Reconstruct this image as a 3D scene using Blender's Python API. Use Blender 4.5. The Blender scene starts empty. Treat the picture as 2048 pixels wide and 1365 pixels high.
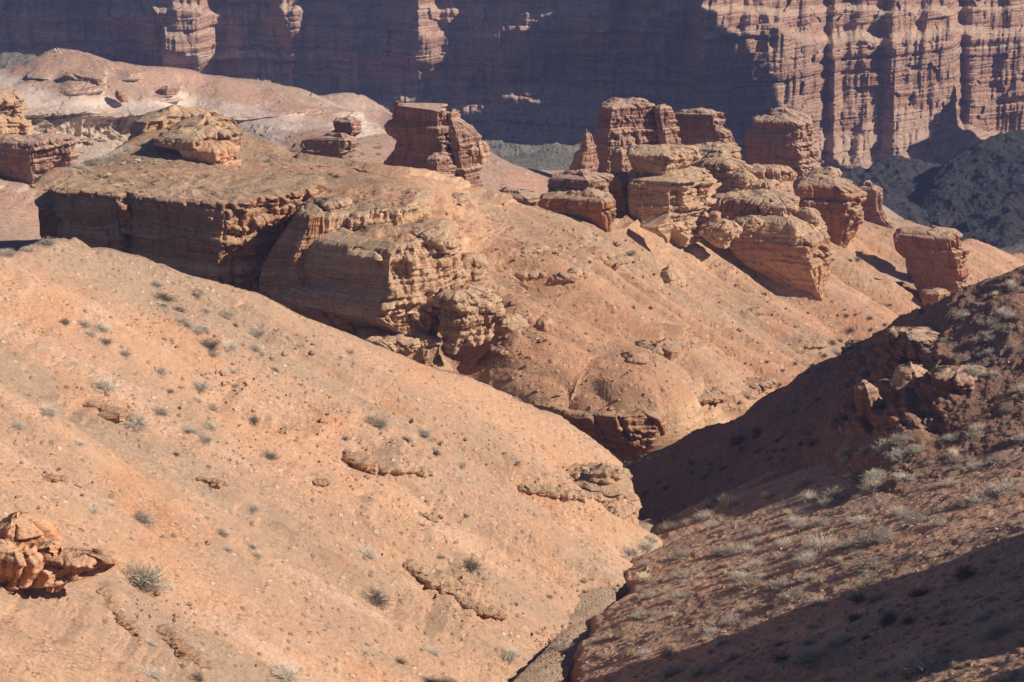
import bpy, math, random
import numpy as np
from mathutils import Vector, Matrix
S = bpy.context.scene
C = S.collection
R = math.radians
random.seed(7)
# ------------------------------------------------------------------ camera, sky, sun
FPX = 3822.0
PITCH = R(17)
cam = bpy.data.cameras.new('camera'); camo = bpy.data.objects.new('camera', cam); C.objects.link(camo)
cam.sensor_width = 36; cam.lens = 36 * FPX / 2048; cam.clip_start = 1; cam.clip_end = 5000
camo.location = (0, 0, 0); camo.rotation_euler = (math.pi / 2 - PITCH, 0, 0)
S.camera = camo
SUN_EL, SUN_AZ = 32.0, 10.0          # azimuth: degrees from +X towards the camera side
w = bpy.data.worlds.new('World'); S.world = w; w.use_nodes = True
nt = w.node_tree; nt.nodes.clear()
sky = nt.nodes.new('ShaderNodeTexSky'); sky.sky_type = 'NISHITA'; sky.sun_disc = False
sky.sun_elevation = R(SUN_EL); sky.sun_rotation = R(90 + SUN_AZ); sky.altitude = 2500; sky.air_density = .7; sky.dust_density = .05; sky.ozone_density = 1.0
bg = nt.nodes.new('ShaderNodeBackground'); bg.inputs[1].default_value = 0.055
wo = nt.nodes.new('ShaderNodeOutputWorld')
nt.links.new(sky.outputs[0], bg.inputs[0]); nt.links.new(bg.outputs[0], wo.inputs[0])
sl = bpy.data.lights.new('sun', 'SUN'); sl.energy = 5.0; sl.angle = R(.5); sl.color = (1, .915, .79)
so = bpy.data.objects.new('sun', sl); C.objects.link(so)
sd = Vector((math.cos(R(SUN_EL)) * math.cos(R(SUN_AZ)), -math.cos(R(SUN_EL)) * math.sin(R(SUN_AZ)), math.sin(R(SUN_EL))))
so.rotation_euler = sd.to_track_quat('Z', 'Y').to_euler()
S.view_settings.view_transform = 'Standard'; S.view_settings.look = 'None'
S.view_settings.exposure = 0.43; S.view_settings.gamma = 1
S.cycles.max_bounces = 4; S.cycles.diffuse_bounces = 2; S.cycles.volume_bounces = 0

# ------------------------------------------------------------------ numpy helpers
cp_, sp_ = math.cos(PITCH), math.sin(PITCH)
def ray(px, py):
    px = np.asarray(px, float); py = np.asarray(py, float)
    v = (682.5 - py) / FPX
    return (px - 1024) / FPX, cp_ + v * sp_, -sp_ + v * cp_
def P3(px, py, d):
    rx, ry, rz = ray(px, py)
    return np.stack([rx * d, ry * d, rz * d], -1)
def proj(P):
    d = P[..., 1] * cp_ - P[..., 2] * sp_
    u = P[..., 1] * sp_ + P[..., 2] * cp_
    return 1024 + P[..., 0] / d * FPX, 682.5 - u / d * FPX
def _h(ix, iy, iz, s):
    n = (ix.astype(np.uint32) * np.uint32(374761393)) ^ (iy.astype(np.uint32) * np.uint32(668265263)) ^ (iz.astype(np.uint32) * np.uint32(2246822519)) ^ np.uint32((s * 3266489917 + 12345) & 0xffffffff)
    n = (n ^ (n >> np.uint32(13))) * np.uint32(1274126177)
    n = (n ^ (n >> np.uint32(16))) * np.uint32(2654435761)
    n ^= n >> np.uint32(15)
    return n.astype(np.float64) / 4294967295.0 * 2 - 1
def vnoise(x, y, z, s=0):
    x, y, z = np.broadcast_arrays(x, y, z)
    fx, fy, fz = np.floor(x), np.floor(y), np.floor(z)
    ix, iy, iz = (fx.astype(np.int64) + 100000), (fy.astype(np.int64) + 100000), (fz.astype(np.int64) + 100000)
    tx, ty, tz = x - fx, y - fy, z - fz
    tx = tx * tx * tx * (tx * (tx * 6 - 15) + 10); ty = ty * ty * ty * (ty * (ty * 6 - 15) + 10); tz = tz * tz * tz * (tz * (tz * 6 - 15) + 10)
    def l(a, b, t): return a + (b - a) * t
    return l(l(l(_h(ix, iy, iz, s), _h(ix + 1, iy, iz, s), tx), l(_h(ix, iy + 1, iz, s), _h(ix + 1, iy + 1, iz, s), tx), ty),
             l(l(_h(ix, iy, iz + 1, s), _h(ix + 1, iy, iz + 1, s), tx), l(_h(ix, iy + 1, iz + 1, s), _h(ix + 1, iy + 1, iz + 1, s), tx), ty), tz)
def fbm(x, y, z, o=4, s=0, g=.5, ridged=False):
    t = 0; a = 1.0; n = 0
    for k in range(o):
        v = vnoise(x * 2**k + 17.3 * k, y * 2**k + 5.1 * k, z * 2**k - 9.7 * k, s + k)
        if ridged: v = 1 - 2 * np.abs(v)
        t = t + a * v; n += a; a *= g
    return t / n
def ss(a, b, x):
    t = np.clip((x - a) / (b - a), 0, 1); return t * t * (3 - 2 * t)
def curve(pts):
    pts = np.array(pts, float); return lambda x: np.interp(x, pts[:, 0], pts[:, 1])
def scurve(pts, k=9):       # smoothed polyline
    f = curve(pts)
    def g(x):
        x = np.asarray(x, float)
        return sum(f(x + o) for o in np.linspace(-14, 14, k)) / k
    return g
def strata_table(seed, tmin=.25, tmax=1.3, z0=-140, z1=20):
    rs = np.random.RandomState(seed); zz = np.arange(z0, z1, .02); out = np.zeros_like(zz); z = z0; ix = np.zeros(len(zz), np.int64); n = 0
    while z < z1:
        th = rs.uniform(tmin, tmax) * (1 if rs.rand() < .7 else .4); h = rs.uniform(-1, 1)
        m = (zz >= z) & (zz < z + th); t = (zz[m] - z) / th
        out[m] = h + .35 * (1 - np.abs(2 * t - 1)**3) - .35 + .25 * (t - .5)
        ix[m] = n; n += 1; z += th
    k = np.ones(5) / 5
    out = np.convolve(out, k, 'same')
    f = lambda s: np.interp(s, zz, out)
    f.idx = lambda s: ix[np.clip(((s - z0) / .02).astype(np.int64), 0, len(zz) - 1)]
    return f
def blocks(st, s, a, lo, hi, seed, crack=.15):
    """joints: every bed is broken along its length into blocks standing a little in or out"""
    i = st.idx(s); z_ = 0 * i; wd = lo + (hi - lo) * (.5 + .5 * _h(i + 7, z_, z_, seed)); u = a / wd + 5 * _h(i + 7, z_ + 1, z_, seed)
    c = np.floor(u).astype(np.int64); t = u - c; e = np.minimum(t, 1 - t) * wd
    return _h(i + 7, c + 5000, z_, seed + 3) - crack * 4 * np.exp(-(e / .09)**2)
def rbf(cps):
    A = np.array(cps, float); X = A[:, :2] / 500.; v = 1 / A[:, 2]; n = len(A)
    def U(r2): return np.where(r2 > 1e-12, .5 * r2 * np.log(np.maximum(r2, 1e-12)), 0)
    K = U(((X[:, None] - X[None])**2).sum(-1)) + np.eye(n) * 1e-3
    Q = np.c_[np.ones(n), X]; M = np.block([[K, Q], [Q.T, np.zeros((3, 3))]])
    c = np.linalg.solve(M, np.r_[v, 0, 0, 0])
    def f(px, py):
        x = px / 500.; y = py / 500.; r = c[n] + c[n + 1] * x + c[n + 2] * y
        for i in range(n): r = r + c[i] * U((x - X[i, 0])**2 + (y - X[i, 1])**2)
        return 1 / r
    return f
def plane(z0, gx, gy):
    def f(px, py):
        rx, ry, rz = ray(px, py); return z0 / (rz - gx * rx - gy * ry)
    return f

# ------------------------------------------------------------------ object helpers
def tag(o, label=None, cat=None, group=None, kind=None):
    if label: o['label'] = label
    if cat: o['category'] = cat
    if group: o['group'] = group
    if kind: o['kind'] = kind
    return o
def grid_mesh(name, V, mat, wrap=False, parent=None, cap=None):
    nr, nc = V.shape[:2]; me = bpy.data.meshes.new(name)
    vv = V.reshape(-1, 3)
    i = np.arange(nr - 1)[:, None] * nc; j = np.arange(nc if wrap else nc - 1)[None]
    jn = (j + 1) % nc
    q = np.stack([i + j, i + jn, i + nc + jn, i + nc + j], -1).reshape(-1, 4)
    return raw_mesh(name, vv, q, mat, parent)
def raw_mesh(name, vv, q, mat, parent=None, smooth=True):
    me = bpy.data.meshes.new(name); vv = np.asarray(vv, np.float32); q = np.asarray(q, np.int32); k = q.shape[1]
    me.vertices.add(len(vv)); me.vertices.foreach_set('co', vv.ravel())
    me.loops.add(q.size); me.loops.foreach_set('vertex_index', q.ravel())
    me.polygons.add(len(q)); me.polygons.foreach_set('loop_start', np.arange(0, q.size, k, dtype=np.int32))
    me.polygons.foreach_set('loop_total', np.full(len(q), k, np.int32))
    me.polygons.foreach_set('use_smooth', np.full(len(q), smooth))
    me.update(calc_edges=True); me.materials.append(mat)
    o = bpy.data.objects.new(name, me); C.objects.link(o)
    if parent: o.parent = parent
    return o
def normals(V):
    du = np.gradient(V, axis=1); dv = np.gradient(V, axis=0)
    n = np.cross(du, dv); n /= np.linalg.norm(n, axis=-1, keepdims=True) + 1e-9
    flip = (n * V).sum(-1, keepdims=True) > 0      # point back to the viewer's side of the sheet
    return np.where(flip, -n, n)

# ------------------------------------------------------------------ materials
def N(nt, t, **k):
    n = nt.nodes.new('ShaderNode' + t)
    for a, b in k.items(): setattr(n, a, b)
    return n
def base_mat(name):
    m = bpy.data.materials.new(name); m.use_nodes = True; nt = m.node_tree
    b = nt.nodes['Principled BSDF']; b.inputs['Roughness'].default_value = .95
    b.inputs['Specular IOR Level'].default_value = .12
    return m, nt, b
def geo_pos(nt):
    g = N(nt, 'NewGeometry'); return g
def noise(nt, vec, scale, detail=4, rough=.55, dist=0):
    n = N(nt, 'TexNoise'); n.inputs['Scale'].default_value = scale; n.inputs['Detail'].default_value = detail
    n.inputs['Roughness'].default_value = rough; n.inputs['Distortion'].default_value = dist
    nt.links.new(vec, n.inputs['Vector']); return n.outputs['Fac']
def mapv(nt, vec, sx, sy, sz, rz=0):
    m = N(nt, 'Mapping'); m.inputs['Scale'].default_value = (sx, sy, sz); m.inputs['Rotation'].default_value = (0, 0, rz)
    nt.links.new(vec, m.inputs['Vector']); return m.outputs[0]
def ramp(nt, fac, stops, interp='LINEAR'):
    r = N(nt, 'ValToRGB'); r.color_ramp.interpolation = interp; e = r.color_ramp.elements
    while len(e) > 1: e.remove(e[-1])
    e[0].position = stops[0][0]; c = stops[0][1]; e[0].color = (*c, 1) if not isinstance(c, (int, float)) else (c, c, c, 1)
    for p, c in stops[1:]:
        x = e.new(p); x.color = (*c, 1) if not isinstance(c, (int, float)) else (c, c, c, 1)
    nt.links.new(fac, r.inputs[0]); return r.outputs[0]
def mix(nt, f, a, b, mode='MIX'):
    m = N(nt, 'Mix', data_type='RGBA', blend_type=mode)
    for i, v in ((0, f), (6, a), (7, b)):
        if isinstance(v, (int, float)): m.inputs[i].default_value = v
        elif isinstance(v, tuple): m.inputs[i].default_value = (*v, 1)
        else: nt.links.new(v, m.inputs[i])
    return m.outputs[2]
def math_(nt, op, a, b=None):
    m = N(nt, 'Math', operation=op)
    for i, v in ((0, a), (1, b)):
        if v is None: continue
        if isinstance(v, (int, float)): m.inputs[i].default_value = v
        else: nt.links.new(v, m.inputs[i])
    return m.outputs[0]
def bump(nt, h, dist, strength=1, nrm=None):
    b = N(nt, 'Bump'); b.inputs['Distance'].default_value = dist; b.inputs['Strength'].default_value = strength
    nt.links.new(h, b.inputs['Height'])
    if nrm: nt.links.new(nrm, b.inputs['Normal'])
    return b.outputs[0]

def sand_mat(name, tan, grav, pale, red, peb=3.5, bd=.12, dens=.5, big=.05, steep=None, turn=0.0):
    """loose slope: tan earth, patches of grey gravel, pale dust and red earth, stones of several sizes"""
    m, nt, b = base_mat(name); g = geo_pos(nt); pos = g.outputs['Position']
    diag = mapv(nt, mapv(nt, pos, 1, 1, 1, turn), .28, 1.5, .28)
    n1 = noise(nt, diag, big * 2.2, 9, .66, .4)
    n2 = noise(nt, pos, big * 3.3, 7, .6)
    n3 = noise(nt, diag, big * 3.5, 9, .7, .3)
    c = mix(nt, ramp(nt, n1, [(.42, 0.), (.6, 1.)]), tan, grav)
    c = mix(nt, math_(nt, 'MULTIPLY', ramp(nt, n3, [(.55, 0.), (.72, 1.)]), .75), c, pale)
    c = mix(nt, math_(nt, 'MULTIPLY', ramp(nt, n2, [(.55, 0.), (.72, 1.)]), .7), c, red)
    v = N(nt, 'TexVoronoi'); v.inputs['Scale'].default_value = peb; nt.links.new(pos, v.inputs['Vector'])
    v.inputs['Randomness'].default_value = 1
    sc = N(nt, 'SeparateColor'); nt.links.new(v.outputs['Color'], sc.inputs[0])
    stone = math_(nt, 'MULTIPLY', ramp(nt, v.outputs['Distance'], [(.28, 1.), (.45, 0.)]), ramp(nt, sc.outputs[0], [(1 - dens * .5, 0.), (1 - dens * .5 + .05, 1.)]))
    stcol = ramp(nt, sc.outputs[1], [(0, tuple(x * .5 for x in grav)), (.35, tuple(x * .9 for x in grav)), (.7, tan), (.9, pale), (1, tuple(min(1, x * 1.12) for x in pale))])
    c = mix(nt, math_(nt, 'MULTIPLY', stone, .8), c, stcol)
    v2 = N(nt, 'TexVoronoi'); v2.inputs['Scale'].default_value = peb * 3.1; nt.links.new(pos, v2.inputs['Vector'])
    sc2 = N(nt, 'SeparateColor'); nt.links.new(v2.outputs['Color'], sc2.inputs[0])
    c = mix(nt, math_(nt, 'MULTIPLY', ramp(nt, noise(nt, pos, .25, 4), [(.35, 0.2), (.65, 1.)]), .5), c, mix(nt, 1., c, ramp(nt, sc2.outputs[0], [(0, .55), (.5, 1.), (1, 1.35)]), 'MULTIPLY'))
    fine = noise(nt, pos, 9, 5, .7)
    c = mix(nt, .5, c, mix(nt, 1., c, ramp(nt, fine, [(.3, .7), (.7, 1.3)]), 'MULTIPLY'))
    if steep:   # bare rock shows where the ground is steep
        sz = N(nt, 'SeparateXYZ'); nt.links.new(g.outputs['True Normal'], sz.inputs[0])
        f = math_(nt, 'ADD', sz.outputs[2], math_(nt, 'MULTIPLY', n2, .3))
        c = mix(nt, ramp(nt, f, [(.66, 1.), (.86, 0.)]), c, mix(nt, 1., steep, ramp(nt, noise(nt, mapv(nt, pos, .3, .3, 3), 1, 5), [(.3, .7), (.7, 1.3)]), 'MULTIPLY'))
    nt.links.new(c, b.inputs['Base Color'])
    h = math_(nt, 'ADD', math_(nt, 'MULTIPLY', stone, .6), math_(nt, 'MULTIPLY', noise(nt, pos, peb * .9, 8, .75), 1.6))
    nt.links.new(bump(nt, h, bd), b.inputs['Normal'])
    return m
def rock_mat(name, cols, dust, bs=.9, bd=.25, tilt=0.0, ledge=.3, dustf=1.0, ls=1.0):
    """bedded rock: colour bands along the bedding, weathered gravel on the flat tops"""
    m, nt, b = base_mat(name); g = geo_pos(nt); pos = g.outputs['Position']
    sx = N(nt, 'SeparateXYZ'); nt.links.new(pos, sx.inputs[0])
    wob = noise(nt, pos, .12, 3)
    s = math_(nt, 'ADD', sx.outputs[2], math_(nt, 'MULTIPLY', wob, 2.2))
    s = math_(nt, 'ADD', s, math_(nt, 'MULTIPLY', sx.outputs[0], tilt))
    cb = N(nt, 'CombineXYZ'); nt.links.new(s, cb.inputs[2])
    nt.links.new(math_(nt, 'MULTIPLY', sx.outputs[0], .03), cb.inputs[0]); nt.links.new(math_(nt, 'MULTIPLY', sx.outputs[1], .03), cb.inputs[1])
    band = noise(nt, cb.outputs[0], ledge, 6, .7)
    c = ramp(nt, band, [(.25 + .5 * i / (len(cols) - 1), k) for i, k in enumerate(cols)])
    lay = noise(nt, mapv(nt, cb.outputs[0], 1, 1, 3. * ls), 1.4, 5, .65)
    c = mix(nt, .75, c, mix(nt, 1., c, ramp(nt, lay, [(.3, .5), (.45, .95), (.55, 1.), (.7, 1.3)]), 'MULTIPLY'))
    drip = noise(nt, mapv(nt, pos, 1.6, 1.6, .16), .8, 5, .6)
    c = mix(nt, ramp(nt, drip, [(.5, 0.), (.72, .55)]), c, tuple(x * .55 for x in cols[0]))
    c = mix(nt, ramp(nt, noise(nt, pos, .5, 6, .65), [(.52, 0.), (.75, .5)]), c, dust)
    pit = noise(nt, pos, bs * 4, 8, .72)
    c = mix(nt, .6, c, mix(nt, 1., c, ramp(nt, pit, [(.3, .6), (.5, 1.), (.7, 1.25)]), 'MULTIPLY'))
    sz = N(nt, 'SeparateXYZ'); nt.links.new(g.outputs['True Normal'], sz.inputs[0])
    top = ramp(nt, math_(nt, 'ADD', sz.outputs[2], math_(nt, 'MULTIPLY', noise(nt, pos, .9, 5), .35)), [(.68, 0.), (.92, dustf)])
    dc = mix(nt, 1., dust, ramp(nt, noise(nt, pos, 6, 6, .8), [(.3, .55), (.5, 1.), (.72, 1.3)]), 'MULTIPLY')
    c = mix(nt, top, c, dc)
    nt.links.new(c, b.inputs['Base Color'])
    h = math_(nt, 'ADD', math_(nt, 'MULTIPLY', noise(nt, mapv(nt, pos, 1.2, 1.2, .35), bs, 9, .68), 1.2), math_(nt, 'MULTIPLY', lay, 1.5))
    h = math_(nt, 'ADD', h, math_(nt, 'MULTIPLY', pit, .45))
    nt.links.new(bump(nt, h, bd), b.inputs['Normal'])
    return m
TAN = (.53, .315, .185); GRAV = (.40, .285, .19); PALE = (.62, .44, .32); RED = (.53, .26, .135)
M_near = sand_mat('loose earth near', (.55, .325, .205), (.41, .28, .195), (.68, .47, .35), (.57, .265, .14), 2.8, .10, .55, .045, (.52, .31, .2))
M_mid = sand_mat('loose earth mid', (.50, .275, .165), (.36, .24, .16), (.64, .41, .28), (.53, .24, .125), 1.8, .16, .4, .035, (.54, .33, .2))
M_right = sand_mat('stony earth right', (.60, .35, .235), (.47, .30, .215), (.68, .48, .36), (.58, .29, .17), 3.2, .10, .8, .06, (.38, .22, .15), .5)
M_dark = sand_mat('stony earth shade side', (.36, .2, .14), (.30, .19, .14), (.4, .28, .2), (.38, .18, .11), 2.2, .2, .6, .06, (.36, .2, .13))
M_pink = sand_mat('pink earth', (.54, .32, .235), (.42, .29, .22), (.62, .47, .38), (.52, .27, .19), 1.0, .3, .3, .02, (.60, .46, .36))
M_grey = sand_mat('grey scree', (.26, .235, .19), (.20, .185, .155), (.33, .30, .25), (.25, .2, .16), .9, .8, .6, .03, (.17, .165, .15))
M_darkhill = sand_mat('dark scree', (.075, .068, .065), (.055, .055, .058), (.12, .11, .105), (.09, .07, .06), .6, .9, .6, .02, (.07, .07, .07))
M_wall = rock_mat('far canyon wall', [(.28, .14, .10), (.48, .26, .18), (.56, .35, .245), (.38, .19, .135), (.68, .50, .38), (.44, .25, .18)], (.56, .40, .30), .22, 1.2, 0, .11, .9, .22)
M_redrock = rock_mat('red bedded rock', [(.23, .085, .04), (.36, .145, .065), (.45, .21, .105), (.32, .12, .055), (.50, .28, .155)], (.45, .30, .20), .9, .22)
M_tanrock = rock_mat('tan bedded rock', [(.38, .18, .095), (.60, .345, .20), (.70, .45, .28), (.52, .275, .155), (.72, .49, .325)], (.50, .34, .225), .9, .25)
M_orangerock = rock_mat('orange bedded rock', [(.32, .13, .065), (.56, .275, .14), (.68, .40, .235), (.46, .205, .10), (.72, .47, .30), (.58, .30, .16)], (.47, .31, .205), .9, .3)
M_nearrock = rock_mat('orange outcrop', [(.42, .17, .08), (.60, .29, .15), (.64, .37, .23), (.52, .22, .105)], (.54, .32, .2), .9, .12)
M_pinkrock = rock_mat('pink bedded rock', [(.25, .115, .075), (.36, .18, .12), (.46, .26, .18), (.33, .155, .10), (.52, .34, .24)], (.50, .33, .24), .6, .35)
M_bed = sand_mat('stream gravel', (.50, .34, .23), (.42, .30, .21), (.60, .45, .33), (.50, .29, .17), 5, .1, .9, .3)

M_hill = sand_mat('pink earth with pale bed', (.50, .29, .205), (.40, .275, .20), (.58, .42, .33), (.50, .255, .17), 1.0, .3, .3, .02, (.64, .50, .40))
def pale_bed():
    nt = M_hill.node_tree; b = nt.nodes['Principled BSDF']; src = b.inputs['Base Color'].links[0].from_socket
    g = geo_pos(nt); sx = N(nt, 'SeparateXYZ'); nt.links.new(g.outputs['Position'], sx.inputs[0])
    q = math_(nt, 'ADD', math_(nt, 'ADD', sx.outputs[2], math_(nt, 'MULTIPLY', sx.outputs[0], .17)), math_(nt, 'MULTIPLY', noise(nt, g.outputs['Position'], .3, 5, .65), 3.))
    q = math_(nt, 'MULTIPLY', math_(nt, 'ADD', q, 80.2 - 1.5 + 8), .0625)      # 0.5 lies on the bed
    c = mix(nt, ramp(nt, q, [(.30, 1.), (.44, .85), (.46, 0.)]), src, (.52, .40, .30))
    c = mix(nt, ramp(nt, q, [(.44, 0.), (.47, .85), (.55, .7), (.61, 0.)]), c, (.62, .50, .42))
    nt.links.new(c, b.inputs['Base Color'])
pale_bed()
# ------------------------------------------------------------------ terrain sheets
ST1, ST2, ST3 = strata_table(3), strata_table(11, .6, 3.2), strata_table(29, 1.5, 6)
def sheet(name, mat, depth, x0, x1, top, bot, nx, ny, disp=None, back=None, backn=14, jag=1.0):
    px = np.linspace(x0, x1, nx)[None, :]; t = np.linspace(0, 1, ny)[:, None]**.92
    yt, yb = top(px), bot(px)
    py = yb + (yt - yb) * t; PX = np.broadcast_to(px, py.shape)
    d = depth(PX, py); V = P3(PX, py, d)
    if back:        # the far side of the crest: rolls over and falls away
        L, g = back; rows = []; p = V[-1]; q = p - V[-6]; q = q / (np.linalg.norm(q, axis=-1, keepdims=True) + 1e-9)
        slope0 = np.clip(q[:, 2:3] / (np.linalg.norm(q[:, :2], axis=-1, keepdims=True) + 1e-6), -.2, .5)
        z = p[:, 2:3].copy(); s0 = 0
        for k in range(1, backn + 1):
            s = L * (k / backn)**1.6; a = min(1, s / (L * .35)); z = z + (s - s0) * (slope0 * (1 - a) * .5 - g * a - .05); s0 = s
            rows.append(np.concatenate([p[:, :1] * (1 + s / np.maximum(p[:, 1:2], 1)), p[:, 1:2] + s, z], 1))
        V = np.concatenate([V, np.stack(rows)], 0)
        PX = np.concatenate([PX, np.repeat(PX[-1:], backn, 0)]); py = np.concatenate([py, np.repeat(py[-1:], backn, 0)])
    if disp is not None:
        n = normals(V); V = V + disp(V, n, PX, py)
    o = grid_mesh(name, V, mat); o['kind'] = 'structure'
    return o
def box_mask(px, py, x0, y0, x1, y1, fx, fy=None):
    fy = fy or fx
    return ss(x0 - fx, x0 + fx, px) * (1 - ss(x1 - fx, x1 + fx, px)) * ss(y0 - fy, y0 + fy, py) * (1 - ss(y1 - fy, y1 + fy, py))
def outw(n):        # horizontal outward direction of a slope
    h = n.copy(); h[..., 2] = 0; return h / (np.linalg.norm(h, axis=-1, keepdims=True) + 1e-6)

# --- the near slope, left of the ravine
d_near = plane(-46.6, -.60, .036)
def disp_near(V, n, px, py):
    x, y, z = V[..., 0], V[..., 1], V[..., 2]
    yy = y + .08 * x
    spur = np.abs(fbm(x / 45, yy / 7, 0 * x, 2, 6)) * 2.2 - .8 + fbm(x / 70, yy / 13, 0 * x, 3, 5) * 1.5 + fbm(x / 30, yy / 4.5, 0 * x, 3, 9) * .5
    lump = fbm(x / 3, y / 2.2, z / 3, 4, 21) * .22 + fbm(x / .8, y / .8, z / .8, 3, 31, .6) * .07
    rill = fbm(x / 22, yy / 1.3, 0 * x, 3, 41, .55, True) * .2
    k = fbm(x / 7, y / 5, z / 4, 4, 51); m = ss(.30, .48, k)
    extra = sum(box_mask(px, py, *b) for b in ((570, 830, 690, 870, 14, 9), (690, 905, 850, 945, 16, 9), (800, 1130, 1010, 1240, 40, 30), (170, 780, 270, 840, 20, 12), (1010, 945, 1240, 1010, 30, 12), (820, 1010, 900, 1070, 14, 10)))
    k2 = ss(-.35, .05, fbm(x / 2.5, y / 2.5, z / 2, 3, 61)) * np.clip(extra, 0, 1)
    m = np.clip(m * .55 + k2, 0, 1)
    st = ST1(z * 1.2 + .12 * x) * .6 + fbm(x / .5, y / .5, z / .9, 3, 71, .6, True) * .25
    return n * (spur + lump + rill)[..., None] + outw(n) * (m * st)[..., None]
near_top = scurve([(-300, 574), (0, 520), (60, 508), (100, 498), (140, 496), (200, 508), (280, 540), (360, 574), (500, 616), (560, 652), (650, 692), (760, 738), (860, 778), (950, 812), (1010, 842), (1090, 868), (1160, 905), (1210, 945), (1240, 985), (1262, 1020), (1272, 1060), (1330, 1150), (1420, 1200)])
sheet('hillside', M_near, d_near, -330, 1400, near_top, lambda x: 0 * x + 1480, 1500, 900, disp_near, (26, .75), 26)

# --- right-hand slope, raked by the sun
d_right = plane(-22.95, .385, -.25)
def disp_right(V, n, px, py):
    x, y, z = V[..., 0], V[..., 1], V[..., 2]
    yy = y - .1 * x
    a = fbm(x / 30, yy / 7, 0 * x, 3, 105) * .55 + fbm(x / 9, yy / 2.2, z / 9, 4, 109) * .35
    lump = fbm(x / 1.2, y / 1.2, z / 1.2, 4, 121, .6) * .12 + np.maximum(0, fbm(x / .45, y / .45, z / .45, 2, 131)) * .07
    bank = -ss(0, 1, 1 - (x - (6.5 + (y - 110) * .17 + fbm(y / 4, 0 * y, 0 * y, 3, 141) * 1.2)) / 1.3) * 1.0
    return n * (a + lump + bank)[..., None]
right_top = scurve([(900, 1230), (1090, 1180), (1200, 1140), (1262, 1100), (1300, 1076), (1380, 1030), (1450, 1003), (1560, 950), (1640, 905), (1720, 868), (1790, 835), (1850, 812), (1900, 775), (1960, 735), (2048, 690), (2300, 560), (2650, 400)])
sheet('right_slope', M_right, d_right, 900, 2650, right_top, lambda x: 0 * x + 1500, 1380, 560, disp_right, (16, .5), 20)

# --- the steep shaded spur behind it
dl_a, dl_b = plane(-46.3, .64, -.1), plane(-52.0, .40, .03)
def d_spur(px, py):
    w_ = ss(1660, 1880, px + (py - 700) * .25)
    return 1 / ((1 - w_) / dl_a(px, py) + w_ / dl_b(px, py))
def disp_spur(V, n, px, py):
    x, y, z = V[..., 0], V[..., 1], V[..., 2]
    a = fbm(x / 9, y / 12, 0 * x, 3, 205) * .9 + fbm(x / 2.5, y / 2.5, z / 2, 4, 209) * .4
    lump = fbm(x / .9, y / .9, z / .9, 4, 221, .6) * .16
    m = box_mask(px, py, 1690, 690, 1900, 860, 26, 16)
    st = ST1(z * .9) * .5 + fbm(x / 1.2, y / 1.2, z / 1.2, 4, 231, .6) * .9
    return n * (a + lump)[..., None] + (n * .6 + outw(n) * .7) * (m * st)[..., None]
spur_top = scurve([(1180, 985), (1235, 945), (1265, 932), (1340, 905), (1430, 862), (1480, 845), (1530, 808), (1600, 765), (1700, 703), (1790, 655), (1830, 632), (1880, 612), (1920, 590), (1990, 565), (2048, 545), (2300, 450), (2650, 330)])
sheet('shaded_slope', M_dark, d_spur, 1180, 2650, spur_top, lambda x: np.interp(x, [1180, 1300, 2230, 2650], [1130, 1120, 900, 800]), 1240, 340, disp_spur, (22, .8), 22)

# --- main ridge slope
d_mp = plane(-78.7, -.55, .169)
def _pl(*pts): return [(x, y, float(d_mp(x, y))) for x, y in pts]
d_main = rbf([(60, 372, 176), (75, 402, 171.8), (130, 413, 171), (200, 328, 184), (260, 422, 168), (455, 438, 164.5), (330, 300, 187), (400, 250, 197), (480, 270, 196), (330, 360, 176), (580, 440, 172), (480, 350, 182), (620, 418, 171), (720, 416, 171), (840, 428, 174), (1010, 838, 163.5), (1100, 828, 163), (1180, 836, 162), (1250, 836, 161.8), (1330, 846, 163.5), (1180, 790, 166.5), (1330, 800, 170), (1380, 850, 172), (1000, 780, 164), (1180, 915, 171), (1090, 890, 170), (1320, 925, 174)] +
    _pl((960, 382), (700, 330), (840, 560), (1000, 620), (1000, 480), (1100, 440), (1250, 460), (1250, 620), (1400, 380), (1400, 700), (1500, 350), (1600, 420), (1600, 560), (1600, 760), (1720, 440), (1830, 640), (1950, 520), (2120, 580), (2100, 1000), (1700, 1000)))
LEDGES = ((1000, 640, 1110, 720, 12, 10), (700, 395, 1010, 470, 30, 12), (880, 500, 1100, 620, 30, 20), (1010, 500, 1190, 560, 26, 10), (1190, 520, 1340, 540, 20, 6),
          (1290, 675, 1450, 720, 20, 8), (1340, 780, 1570, 815, 18, 7), (1560, 670, 1650, 705, 16, 6), (1250, 720, 1330, 745, 12, 7), (600, 385, 760, 420, 20, 8), (950, 690, 1060, 760, 16, 16))
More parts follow.
